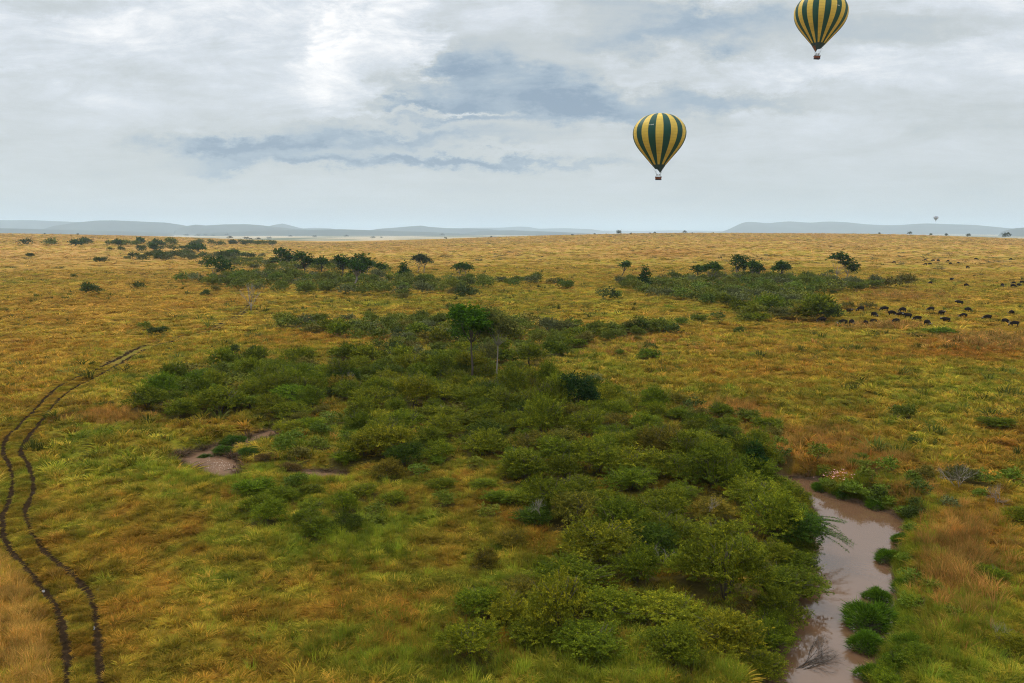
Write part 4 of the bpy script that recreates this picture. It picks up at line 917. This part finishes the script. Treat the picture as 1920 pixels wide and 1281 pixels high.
# trees on the skyline and on the hazy plain: too small in the photo to show parts
SK = [(1160, 444, 12, 'wide dark tree clump on the skyline'), (1183, 443.5, 5, 'tiny dark tree right of the wide skyline clump'), (1228, 442.5, 6, 'middle-sized dark tree on the skyline, one of two'), (1219, 442.5, 4, 'tiny tree on the skyline left of two larger ones'), (1284, 441.5, 8, 'round dark tree at the right end of the skyline row'),
      (1115, 444, 4.5, 'small round tree on the skyline left of the clump'), (1073, 446, 5, 'dark dot tree on the slope, third from the left'), (921, 448, 5, 'dark dot tree on the slope, second from the left'), (835, 450.5, 6, 'flat dark tree on the edge of the slope'), (1298, 441, 3, 'tiny skyline tree right of the round one'), (1338, 441, 3, 'tiny skyline tree further right'),
      (1649, 443, 5, 'small dark tree on the right skyline'), (1706, 443, 8, 'dark tree on the right skyline below the far balloon'), (1886, 450, 13, 'large round dark tree at the right end of the skyline'), (1745, 446, 6, 'low tree in the line on the right skyline, left one'), (1775, 447, 7, 'low tree in the line on the right skyline, middle one'), (1815, 447, 8, 'low tree in the line on the right skyline, right one'),
      (146, 440.5, 4, 'tiny dark tree on the left skyline'), (84, 441, 3, 'faint dot of a tree on the left skyline')]
skm = []
for k in range(3):
    r = np.random.default_rng(400 + k)
    v, f, a = lobes_crown(bush_lobes(2.6, 3.4, 8, r), 120, 8, .7, .2, r, .42, .35, .1); tv, tf = tube([(0, 0, -.5), (0, 0, 1.2)], [.3, .2], 6)
    me = mesh_np('small_tree', v, f, [m_leaf], {'vary': ('FLOAT', a)}); skm.append(me)
for (px, py, wd, label) in SK:
    epy = float(np.interp(px, EDGE[:, 0], EDGE[:, 1])) + 1.1
    p = at(px, max(epy, py - 3.2))[0]; m = math.hypot(p[0], p[1]) / F; s = wd * m / 4.6
    o = link('tree', random.choice(skm)); o.location = p; o.scale = (s, s, s * 1.05); o.rotation_euler = (0, 0, random.uniform(0, 6)); o.color = (.02, .04, .012, 1)
    tag(o, label, 'tree', 'small trees along the skyline')
HZ = [(372, 443.5), (385, 443), (400, 443.6), (425, 442.3), (470, 452.5), (462, 451.5), (485, 451), (590, 446), (505, 449), (700, 448), (715, 447), (545, 445), (650, 445), (350, 443.5), (432, 452), (830, 443), (1700, 436.8), (1800, 437.4), (1870, 438), (1850, 437.2), (1560, 435.6), (1455, 435.5)]
hl = []
for k, (px, py) in enumerate(sorted(HZ)):
    epy = float(np.interp(px, EDGE[:, 0], EDGE[:, 1]))
    p = at(px, min(py, epy - .8))[0]; m = math.hypot(p[0], p[1]) / F; wd = random.uniform(6, 11); s = wd * m / 5.0
    o = link('tree', random.choice(skm)); o.location = p; o.scale = (s, s, s * .7); o.color = (.015, .028, .012, 1)
    side = 'left' if px < 900 else 'right'; cnt = [q for q in sorted(HZ) if (q[0] < 900) == (px < 900)]
    tag(o, f'faint hazy tree on the far blue plain, {side} side, {nth([q[0] for q in cnt].index(px), len(cnt))}', 'tree', 'hazy trees on the far plain')

# ------------------------------------------------------------------ bare sapling, leafless shrubs, river reflection of branches modelled as twigs
def twigs(H, spread, n, r, rad, droop=0.0):
    ps = []
    def grow(p, d, ln, ra, lev):
        q = p + d * ln; mdl = (p + q) / 2 + r.normal(0, .05 * ln, 3)
        ps.append(tube([p, mdl, q], [ra, ra * .8, ra * .6], 4))
        if lev == 0: return
        for i in range(3 if lev > 1 else 2):
            dd = d + r.normal(0, spread, 3) + np.array([0, 0, .12 - droop]); dd /= np.linalg.norm(dd)
            grow(q if i < 2 else mdl, dd, ln * r.uniform(.6, .85), ra * .58, lev - 1)
    for i in range(n):
        d = np.array([r.normal(0, spread * .7), r.normal(0, spread * .7), 1.]); d /= np.linalg.norm(d)
        grow(np.array([r.normal(0, .08), r.normal(0, .08), -.1]), d, H * .36, rad, 4)
    return join(ps)
r = np.random.default_rng(77)
p = at(470, 583)[0]; v, f = twigs(8.0, .20, 2, r, .17); o = link('bare_sapling', mesh_np('bare_sapling', v, f, [m_pale]), None, p); tag(o, 'small bare grey sapling at the far end of the wheel ruts', 'sapling')
for (px, py, H, label) in [(1795, 915, 2.6, 'leafless grey shrub on the right bank above the river bend'), (1868, 945, 2.2, 'smaller leafless shrub further right on the bank'), (1245, 1085, 1.4, 'dead grey twigs poking out of the bush near the lower centre'), (1870, 1200, 1.2, 'bleached forked twig standing in the lower right grass'), (1012, 992, 1.8, 'dead bare stems standing at the left front of the central thicket'), (660, 735, 2.0, 'dead bare stems in the gap between the left thickets'), (1330, 985, 1.5, 'dead grey twigs sticking up in the middle of the riverside thicket')]:
    p = at(px, py)[0]; v, f = twigs(H, .42, 3 if H > 2 else 2, r, .035 * H / 2.2)
    if 'dead' in label: p[2] += 1.3
    o = link('leafless_shrub', mesh_np('leafless_shrub', v, f, [m_pale]), None, p); tag(o, label, 'shrub')
v, f = twigs(5.2, .42, 4, r, .055)  # flattened dark twigs added to imitate branches reflected in the water
v = np.stack([v[:, 2] * .8 + .1 * v[:, 0], v[:, 1] + v[:, 2] * .5, np.abs(v[:, 0]) * .12 + .03 * v[:, 2]], 1)
q = unproj(1482, 1262, ZR); o = link('branch_reflection', mesh_np('branch_reflection', v, f, [m_bark]), None, (q[0], q[1], ZR - .05)); tag(o, 'dark twig shape standing in for branches mirrored in the river near the bottom', 'reflection')
for (px, py, lb) in [(1598, 1165, 'thin dark twig in the water left of the large reed island'), (1650, 1030, 'thin twigs in the water at the upper right river edge')]:
    v, f = twigs(1.0, .5, 2, r, .016); v = np.stack([-v[:, 2], v[:, 1], np.abs(v[:, 0]) * .5], 1); q = unproj(px + 12, py, ZR)
    o = link('twig', mesh_np('twig', v, f, [m_bark]), None, (q[0], q[1], ZR)); tag(o, lb, 'twig')

# bush with long feathery branches reaching over the river
p = unproj(1492, 1010, -.3); o = D.objects.new('overhanging_bush', None); COL.objects.link(o); o.location = (p[0], p[1], -.9)
tag(o, 'green bush whose long feathery branches reach out over the river', 'bush')
f_ = link('foliage', NEARB[1][0], o); f_.color = (.06, .11, .012, 1); b_ = link('branches', NEARB[1][1], o)
for k in range(15):
    an = random.uniform(-.75, .55) - .12; ln = random.uniform(1.8, 3.6); zb = random.uniform(1.0, 2.4); s0 = 1.3
    T_ = np.linspace(0, 1, 14); path = np.stack([math.cos(an) * (s0 + ln * T_), math.sin(an) * (s0 + ln * T_) + .15 * np.sin(T_ * 3 + k), zb + .35 * T_ - 1.3 * T_ ** 2 * random.uniform(.4, 1)], 1)
    tv, tf = tube(path, np.linspace(.022, .006, 14), 4)
    br = link('long_branch', mesh_np('long_branch', tv, tf, [m_bark]), o)
    tt = rng.uniform(.05, 1, 300); C_ = np.stack([np.interp(tt, T_, path[:, j]) for j in range(3)], 1) + rng.normal(0, 1, (300, 3)) * np.array([.09, .09, .03])
    v, f, a = leaves(C_, np.tile([0, 0, 1.], (300, 1)), .046, .5, rng.uniform(0, .8, 300), .3)
    lf = link('leaflets', mesh_np('leaflets', v, f, [m_leaf], {'vary': ('FLOAT', a)}), br); lf.color = (.055, .115, .012, 1)

# ------------------------------------------------------------------ reed islands and bank cushions in the river
def cushion(R, H, n, seed):
    r = np.random.default_rng(seed); V = []; Fs = []; A = []; R0 = R
    for i in range(n):
        a = r.uniform(0, 6.28); q = math.sqrt(r.uniform()); hz = H * math.sqrt(max(0, 1 - q * q)) * (.85 + .35 * math.sin(a * 3 + seed) * q); R = R0 * (1 + .24 * math.sin(2 * a + seed) + .15 * math.sin(5 * a + seed * 2))
        b = np.array([math.cos(a) * q * R, math.sin(a) * q * R, hz * .85]); d = np.array([math.cos(a) * q * .9 + r.normal(0, .35), math.sin(a) * q * .9 + r.normal(0, .35), 1.1 - q * .6]); d /= np.linalg.norm(d)
        ln = r.uniform(.20, .50) * (1.6 if r.uniform() < .08 else 1); sd_ = np.cross(d, r.normal(0, 1, 3)); sd_ /= np.linalg.norm(sd_); o = len(V)
        m_ = b + d * ln * .6; e = b + d * ln + np.array([d[0], d[1], -.4]) * ln * .25
        V += [b - sd_ * .016, b + sd_ * .016, m_ + sd_ * .013, m_ - sd_ * .013, e]; vv = r.uniform(); A += [vv] * 5
        Fs += [(o, o + 1, o + 2, o + 3), (o + 3, o + 2, o + 4, o + 4)]
    return V, [f if len(set(f)) == 4 else f[:3] for f in Fs], A
def dome(R, H):
    n = 20; V = []; Fs = []
    for j in range(6):
        t_ = j / 6 * math.pi / 2
        for i in range(n): V.append((R * math.cos(t_) * math.cos(i / n * 6.2832), R * math.cos(t_) * math.sin(i / n * 6.2832), H * math.sin(t_) - .15))
    for j in range(5):
        for i in range(n): Fs.append((j * n + i, j * n + (i + 1) % n, (j + 1) * n + (i + 1) % n, (j + 1) * n + i))
    Fs.append(tuple(5 * n + i for i in range(n))); return V, Fs
CU = []
for k in range(3):
    V, Fs, A = cushion(1.0, 1.15, 3400, 500 + k); CU.append((mesh_np('reed_blades', V, Fs, [m_leaf], {'vary': ('FLOAT', np.array(A) * .8)}), mesh_np('reed_base', *dome(.80, .9), [m_bark], None, True)))
for k, (px, py, R, label, z) in enumerate([
    (1646, 1126, .78, 'smallest upper reed island standing in the river', ZR), (1632, 1174, 1.38, 'largest reed island in the middle of the river', ZR), (1625, 1216, .95, 'lower reed island below the largest one', ZR), (1634, 1272, .72, 'reed cushion at the river edge near the photo bottom', ZR),
    (1664, 1052, .85, 'reed cushion jutting from the right bank above the islands', ZR), (1690, 1020, .8, 'green cushion on the right bank below the river bend', ZR), (1700, 1110, .9, 'green cushion on the right bank beside the smallest island', ZR), (1702, 1160, .9, 'green cushion on the right bank beside the largest island', ZR),
    (1540, 920, .8, 'green cushion at the narrow upper end of the river', ZR), (1640, 952, .8, 'green cushion below the grassy bank at the river bend', ZR), (1580, 933, .9, 'green cushion left of the one at the river bend', ZR),
    (440, 832, 1.4, 'green mound behind the shallow stream', ZS), (418, 850, 1.1, 'low green mound splitting the shallow stream', ZS), (470, 858, 1.1, 'green mound right of the stream foam', ZS), (385, 856, .7, 'small green mound at the left end of the stream', ZS), (540, 885, 1.2, 'green mound left of the small brown pool', ZS), (500, 875, 1.0, 'brownish mound between stream and small pool', ZS)]):
    q = unproj(px, py, z); o = D.objects.new('reed_clump', None); COL.objects.link(o); o.location = (q[0], q[1], z - .05 if z == ZR else float(terrain(q[0], q[1])) - .05)
    o.scale = (R, R * .95, R * (1 if z == ZR else .6)); o.rotation_euler = (0, 0, k * 1.3)
    b, dm = CU[k % 3]; x_ = link('blades', b, o); x_.color = ((.090, .165, .010, 1) if z == ZR else (.07, .12, .015, 1)) if 'brown' not in label else (.16, .10, .03, 1); y_ = link('root_mass', dm, o)
    tag(o, label, 'reeds', 'reed cushions in and along the water')
# foam flecks on the shallow stream
ps = []
for i in range(130):
    q = unproj(random.gauss(402, 20), random.gauss(873, 7), ZS); s = random.uniform(.02, .05)
    if not inside(np.array([q[0]]), np.array([q[1]]), pool)[0]: continue
    an = np.arange(6) * math.pi / 3; ring = np.stack([q[0] + np.cos(an) * s, q[1] + np.sin(an) * s * .8, np.full(6, ZS + .006)], 1)
    V = np.vstack([ring, [[q[0], q[1], ZS + .006 + s * .5]]]); ps.append((V, [(j, (j + 1) % 6, 6) for j in range(6)]))
if ps:
    v, f = join(ps); o = link('foam_flecks', mesh_np('foam_flecks', v, f, [m_foam])); tag(o, 'pale foam flecks floating on the shallow brown stream', 'foam', kind='stuff')
# pink flowers on the bank at the bend
ps = []
for i in range(46):
    p = at(random.gauss(1572, 16), random.gauss(905, 5))[0]; s = random.uniform(.05, .09); z0 = p[2] + random.uniform(.7, 1.15)
    an = np.arange(6) * math.pi / 3; ring = np.stack([p[0] + np.cos(an) * s, p[1] + np.sin(an) * s, np.full(6, z0 + s * .5)], 1)
    ps.append((np.vstack([ring, [[p[0], p[1], z0]]]), [(j, (j + 1) % 6, 6) for j in range(6)]))
v, f = join(ps); o = link('pink_flowers', mesh_np('pink_flowers', v, f, [m_petal])); tag(o, 'pale pink flower heads on the grassy bank at the river bend', 'flowers', kind='stuff')

# ------------------------------------------------------------------ buffalo
def skin_mesh(name, nodes, edges, m, sub=1):
    me = D.meshes.new(name); me.from_pydata([n[:3] for n in nodes], edges, []); o = D.objects.new(name, me); COL.objects.link(o)
    sk = o.modifiers.new('s', 'SKIN'); sv = me.skin_vertices[0].data
    for i, n in enumerate(nodes): sv[i].radius = (n[3], n[4] if len(n) > 4 else n[3])
    sv[0].use_root = True
    ss = o.modifiers.new('u', 'SUBSURF'); ss.levels = sub; ss.render_levels = sub
    bpy.context.view_layer.update(); dg = bpy.context.evaluated_depsgraph_get()
    out = D.meshes.new_from_object(o.evaluated_get(dg)); out.name = name; out.materials.clear(); out.materials.append(m)
    out.polygons.foreach_set('use_smooth', [True] * len(out.polygons))
    D.objects.remove(o); return out
def buffalo_mesh(headz, headx, step):
    # x forwards, z up; metres
    n = [(-.75, 0, 1.12, .36, .40), (-.25, 0, 1.08, .44, .46), (.30, 0, 1.12, .42, .50), (.75, 0, 1.22, .30, .40), (1.10, 0, (1.25 + headz) / 2 + .05, .20, .27), (headx, 0, headz, .17, .20), (headx + .32, 0, headz - .22, .12, .13), (-1.02, 0, 1.15, .18, .22),
         (-1.12, 0, .85, .035, .035), (-1.12, 0, .45, .03, .03)]
    e = [(0, 1), (1, 2), (2, 3), (3, 4), (4, 5), (5, 6), (0, 7), (7, 8), (8, 9)]
    for s, sg in ((.24, 1), (-.24, -1)):
        k = len(n); st = step * sg
        n += [(-.78, s, .80, .17, .2), (-.66 + st, s, .50, .10, .11), (-.84 + st, s, .30, .065, .065), (-.80 + st, s, .02, .085, .085)]; e += [(0, k), (k, k + 1), (k + 1, k + 2), (k + 2, k + 3)]
        k = len(n)
        n += [(.68, s, .82, .14, .17), (.70 - st, s, .48, .09, .09), (.69 - st * 1.3, s, .25, .06, .06), (.70 - st * 1.2, s, .02, .085, .085)]; e += [(3, k), (k, k + 1), (k + 1, k + 2), (k + 2, k + 3)]
        k = len(n)
        n += [(headx - .02, s * 1.25, headz + .05, .05, .07), (headx - .08, s * 1.9, headz - .05, .03, .05)]; e += [(5, k), (k, k + 1)]
    return skin_mesh('buffalo_body', n, e, m_hide)
def horn_mesh(headz, headx, sg):
    T_ = np.linspace(0, 1, 8); y_ = sg * (.02 + .42 * np.sin(T_ * 2.0)); z_ = headz + .20 - .20 * np.sin(T_ * 2.2) + .42 * T_ ** 3; x_ = headx + .05 - .05 * T_
    v, f = tube(np.stack([x_, y_, z_], 1), np.interp(T_, [0, .3, 1], [.10, .075, .015]), 7); return mesh_np('buffalo_horn', v, f, [m_horn], None, True)
POSES = [(.55, 1.42, .10), (1.25, 1.45, .04), (.40, 1.30, -.10)]
BM = [(buffalo_mesh(*p_), horn_mesh(p_[0], p_[1], 1), horn_mesh(p_[0], p_[1], -1)) for p_ in POSES]
BUF = [ # zoom-crop x, y (scale 3, origin 1280,400), heading: r l a(way) t(owards), pose, row
    ('far herd row', [(1189, 276, 'l', 0), (1364, 262, 'r', 0), (1408, 266, 'l', 0), (1436, 266, 't', 0), (1366, 286, 'l', 0), (1390, 285, 'r', 0), (1492, 268, 'a', 0), (1505, 283, 'r', 0), (1549, 281, 'l', 0), (1601, 304, 'r', 0), (1649, 256, 'r', 0), (1846, 257, 'l', 0)]),
    ('middle herd row', [(1393, 393, 'l', 0), (1511, 374, 't', 1), (1594, 407, 'r', 0), (1797, 408, 't', 0), (1861, 394, 'l', 0), (1858, 412, 'r', 0), (1890, 406, 't', 0), (1908, 390, 'r', 0)]),
    ('near herd, upper row', [(934, 558, 't', 1), (1000, 545, 'l', 2), (1136, 546, 'l', 0), (1236, 552, 'l', 2), (1396, 546, 'l', 0), (1558, 511, 'l', 1), (1602, 550, 'r', 0), (1849, 566, 'a', 0)]),
    ('near herd, middle row', [(1076, 577, 't', 0), (1175, 571, 'r', 0), (1226, 580, 'l', 0), (1266, 588, 'l', 1), (1321, 600, 'l', 0), (1453, 569, 't', 1), (1578, 586, 'l', 0), (1715, 594, 'l', 0)]),
    ('near herd, lowest row', [(783, 610, 'l', 2), (901, 625, 'l', 0), (951, 623, 't', 0), (1028, 626, 'a', 0), (1072, 619, 'r', 0), (1198, 619, 'l', 0), (1375, 627, 't', 0), (1481, 612, 'l', 1), (1813, 615, 't', 0), (1867, 632, 'l', 0)])]
NM = ['leftmost', 'second', 'third', 'fourth', 'fifth', 'sixth', 'seventh', 'eighth', 'ninth', 'tenth', 'eleventh', 'twelfth']
for row, lst in BUF:
    lst = sorted(lst)
    for k, (zx, zy, hd, ps_) in enumerate(lst):
        p = at(1280 + zx / 3, 400 + zy / 3 + 2.6)[0]
        rz = {'r': 0, 'l': math.pi, 'a': math.pi / 2, 't': -math.pi / 2}[hd] + random.uniform(-.35, .35)
        body, h1, h2 = BM[ps_]; far_ = 'far' in row
        if far_: o = link('buffalo', body)
        else:
            o = D.objects.new('buffalo', None); COL.objects.link(o); link('body', body, o); link('horn', h1, o); link('horn', h2, o)
        s = random.uniform(.92, 1.10) * (1.1 if far_ else 1.0); o.location = (p[0], p[1], p[2] - .03); o.rotation_euler = (0, 0, rz); o.scale = (s * .92, s * 1.1, s * 1.12)
        face = {'r': 'facing right', 'l': 'facing left', 'a': 'seen from behind', 't': 'facing us'}[hd]; act = 'with head up' if ps_ == 1 else 'grazing'
        q = 'rightmost' if k == len(lst) - 1 else (NM[k] if k == 0 else NM[k] + ' from left')
        tag(o, f'black buffalo {act} {face}, {q} in {row}', 'buffalo', 'buffalo herd grazing on the right')

# ------------------------------------------------------------------ balloons
def stripe_mat(name, n, ca, cb, phase):
    m, t = mat(name)
    ob = t.n('ShaderNodeTexCoord').outputs['Object']; s = t.n('ShaderNodeSeparateXYZ', {0: ob})
    an = t.m('ARCTAN2', s.outputs[1], s.outputs[0]); u = t.m('ADD', t.m('MULTIPLY', an, n / (2 * math.pi)), phase)
    fr = t.m('FLOORED_MODULO', u, 2.0); st = t.m('GREATER_THAN', fr, 1.0)
    hb = t.m('FLOORED_MODULO', t.m('MULTIPLY', s.outputs[2], 9.0), 1.0); seam = t.m('LESS_THAN', hb, .10)
    c = t.mix(st, ca, cb); c = t.mix(t.m('MULTIPLY', seam, .22), c, (.03, .03, .02))
    nz = t.n('ShaderNodeTexNoise', {'Vector': ob, 'Scale': 3.0, 'Detail': 4.0}).outputs[0]
    c = t.mix(1.0, c, t.ramp(nz, [(.3, (.85, .85, .85)), (.7, (1.08, 1.08, 1.08))]), 'MULTIPLY')
    d = t.n('ShaderNodeBsdfPrincipled', {'Base Color': c, 'Roughness': .55, 'Specular IOR Level': .25}); tr = t.n('ShaderNodeBsdfTranslucent', {0: c})
    t.n('ShaderNodeOutputMaterial', {0: t.n('ShaderNodeMixShader', {0: .22, 1: d.outputs[0], 2: tr.outputs[0]}).outputs[0]}); return m
PROF = [(0, 0), (.12, .004), (.30, .03), (.50, .085), (.66, .165), (.80, .28), (.91, .42), (.975, .56), (1.0, .72), (.985, .88), (.945, 1.02), (.88, 1.16), (.79, 1.30), (.68, 1.44), (.56, 1.58), (.44, 1.72), (.33, 1.85), (.27, 1.92)]  # r, depth below top (in R)
def balloon(px, ctop, wpx, dia, n, colA, colB, rotz, scoop_side, tilt, label, name='hot_air_balloon', text=None, scoopm=None, parts=True):
    R = dia / 2; dist = dia * F / wpx; x, y, q = pixdir(px, ctop + wpx * .36)
    t_ = dist; C = np.array([x * t_, y * t_, CZ + q * t_]); top = C[2] + .72 * R; o = D.objects.new(name, None); COL.objects.link(o)
    zb = top - 2.48 * R; o.location = (C[0], C[1], zb); o.rotation_euler = tilt; top -= zb   # local: basket floor at z=0
    face = math.atan2(-C[0], C[1]) - math.pi / 2     # local angle pointing towards the camera
    NS = n * 6; P = np.array(PROF); tt = np.linspace(0, len(P) - 1, 64); pr = catmull(P, .03); rr, dd = np.maximum(pr[:, 0], 0.0), pr[:, 1]
    an = np.arange(NS + 1) / NS * 2 * math.pi + face
    bulge = 1 + .012 * np.abs(np.sin((an - face) * n / 2))
    V = np.stack([rr[:, None] * np.cos(an - face) * bulge, rr[:, None] * np.sin(an - face) * bulge, np.repeat(-dd[:, None] + 1.0, NS + 1, 1)], -1)
    V[..., 2] -= 0
    me = mesh_np('envelope', V.reshape(-1, 3), grid_faces(len(rr), NS + 1), [stripe_mat(name + '_cloth', n, colA, colB, .5)], None, True)
    env = link('envelope', me, o); env.scale = (R, R, R); env.location = (0, 0, top - R); env.rotation_euler = (0, 0, face + rotz)
    # skirt and scoop: ring narrowing to the mouth, longer on one side
    NSK = 40; A = np.arange(NSK + 1) / NSK * 2 * math.pi; sv = []
    for k in range(9):
        u = k / 8
        for a in A:
            lng = .17 + .15 * max(0, math.cos(a - scoop_side)) ** 1.2
            z = -1.905 - lng * u; r_ = .278 * (1 - u * .72 * (lng / .32) ** .5)
            sv.append((r_ * math.cos(a) * R, r_ * math.sin(a) * R, top + z * R))
    sk = link('skirt', mesh_np('skirt', np.array(sv), grid_faces(9, NSK + 1), [m_scoopg], None, True), o)
    if scoopm:
        sv2 = []; A2 = np.linspace(scoop_side - .55, scoop_side + .55, 12)
        for k in range(6):
            u = .35 + k / 5 * .6
            for a in A2:
                lng = .17 + .15 * max(0, math.cos(a - scoop_side)) ** 1.2; r_ = .284 * (1 - u * .72 * (lng / .32) ** .5)
                sv2.append((r_ * math.cos(a) * R, r_ * math.sin(a) * R, top + (-1.905 - lng * u) * R))
        link('scoop', mesh_np('scoop', np.array(sv2), grid_faces(6, 12), [scoopm], None, True), o)
    # basket
    bw, bd, bh = .112 * R, .068 * R, .10 * R
    bv = []; bf = []
    def box(x0, x1, y0, y1, z0, z1, tp=1.0):
        k = len(bv)
        for z, s in ((z0, tp), (z1, 1.0)):
            for (a, b) in ((x0, y0), (x1, y0), (x1, y1), (x0, y1)): bv.append((a * s, b * s, z))
        bf.extend([(k, k + 3, k + 2, k + 1), (k + 4, k + 5, k + 6, k + 7)] + [(k + i, k + (i + 1) % 4, k + 4 + (i + 1) % 4, k + 4 + i) for i in range(4)])
    # hollow: four walls and floor
    box(-bw, bw, -bd, -bd * .9, 0, bh, .92); box(-bw, bw, bd * .9, bd, 0, bh, .92); box(-bw, -bw * .93, -bd * .88, bd * .88, 0.002, bh - .002, .92); box(bw * .93, bw, -bd * .88, bd * .88, 0.002, bh - .002, .92); box(-bw * .9, bw * .9, -bd * .86, bd * .86, .01, .1, .95)
    bk = link('basket', mesh_np('basket', bv, bf, [m_wicker]), o)
    rp = [(-bw, -bd, bh), (bw, -bd, bh), (bw, bd, bh), (-bw, bd, bh), (-bw, -bd, bh)]
    v, f = tube(rp, .012 * R, 6); rim = link('rim', mesh_np('rim', v, f, [m_leather], None, True), bk)
    v, f = tube([(a * .93, b * .93, .03) for a, b, c in rp], .016 * R, 6); link('skid', mesh_np('skid', v, f, [m_leather], None, True), bk)
    fr = []
    for (a, b) in ((-1, -1), (1, -1), (1, 1), (-1, 1)): fr.append(tube([(a * bw, b * bd, bh), (a * bw * .6, b * bd * .8, bh * 1.75)], .006 * R, 5))
    for (a, b) in ((-.4, 0), (.4, 0)): fr.append(tube([(a * bw, 0, bh * 1.6), (a * bw, 0, bh * 2.1)], .022 * R, 8))
    fr.append(tube([(-bw * .6, -bd * .8, bh * 1.75), (bw * .6, -bd * .8, bh * 1.75), (bw * .6, bd * .8, bh * 1.75), (-bw * .6, bd * .8, bh * 1.75), (-bw * .6, -bd * .8, bh * 1.75)], .007 * R, 5))
    link('burner_frame', mesh_np('burner_frame', *join(fr), [m_metal], None, True), o)
    cb_ = []
    for k in range(12):
        a = k / 12 * 6.2832; cb_.append(tube([(math.copysign(bw * .6, math.cos(a)), math.copysign(bd * .8, math.sin(a)), bh * 1.75), (.24 * R * math.cos(a), .24 * R * math.sin(a), top - 1.97 * R)], .0016 * R, 3))
    link('cables', mesh_np('cables', *join(cb_), [m_leather]), o)
    if text:
        cu = D.curves.new('lettering', 'FONT'); cu.body = text[0]; cu.size = 1.0; cu.align_x = 'CENTER'; to = D.objects.new('lettering', cu); COL.objects.link(to)
        bpy.context.view_layer.update(); tm = D.meshes.new_from_object(to.evaluated_get(bpy.context.evaluated_depsgraph_get())); D.objects.remove(to)
        co = np.zeros(len(tm.vertices) * 3); tm.vertices.foreach_get('co', co); co = co.reshape(-1, 3)
        s = text[3]; a0 = face + text[1]; zc = text[2]; depth = 1 - zc
        zl = zc + co[:, 1] * s; rloc = np.interp(1 - zl, P[:, 1], P[:, 0]) * 1.022
        aa = a0 + co[:, 0] * s / .9
        tm.vertices.foreach_set('co', np.stack([rloc * np.cos(aa) * R, rloc * np.sin(aa) * R, top - R + zl * R], 1).ravel()); tm.materials.clear(); tm.materials.append(m_white); tm.update()
        link('lettering', tm, o)
    tag(o, label, 'hot-air balloon', 'striped hot-air balloons'); return o
YEL = (.80, .55, .085); GRN = (.004, .070, .046)
balloon(1236.5, 214, 98, 25.0, 22, YEL, GRN, 0.0, -.5 - 0.3, (0, 0, 0), 'green and yellow striped hot-air balloon floating lower, whole in view', text=('5Y-BAR', -.31, .46, .055), scoopm=None)
balloon(1536, -12, 96, 25.0, 28, YEL, GRN, .02, 3.3, (math.radians(-3), math.radians(3.5), 0), 'higher green and yellow striped balloon, top cut off by the photo edge', text=('5Y-BRR', .62, .25, .045), scoopm=m_scoopr)
balloon(1755, 405, 8.2, 25.0, 16, (.62, .62, .62), (.04, .08, .22), 0, 0, (0, 0, 0), 'tiny far hot-air balloon low above the right hills')

# ------------------------------------------------------------------ haze
m_haze, t = mat('haze')
pv = t.n('ShaderNodeVolumePrincipled', {'Color': (.71, .86, .99, 1), 'Density': 4.9e-5, 'Anisotropy': 0.15})
t.n('ShaderNodeOutputMaterial', {'Volume': pv.outputs[0]})
hx, z0, z1 = 62000., -60., 520.
hv = [(sx * hx, sy * hx, z) for z in (z0, z1) for sx, sy in ((-1, -1), (1, -1), (1, 1), (-1, 1))]
hz_ = link('haze', mesh_np('haze', hv, [(0, 3, 2, 1), (4, 5, 6, 7), (0, 1, 5, 4), (1, 2, 6, 5), (2, 3, 7, 6), (3, 0, 4, 7)], [m_haze])); tag(hz_, 'thin bluish haze over the whole plain', 'haze', kind='stuff')
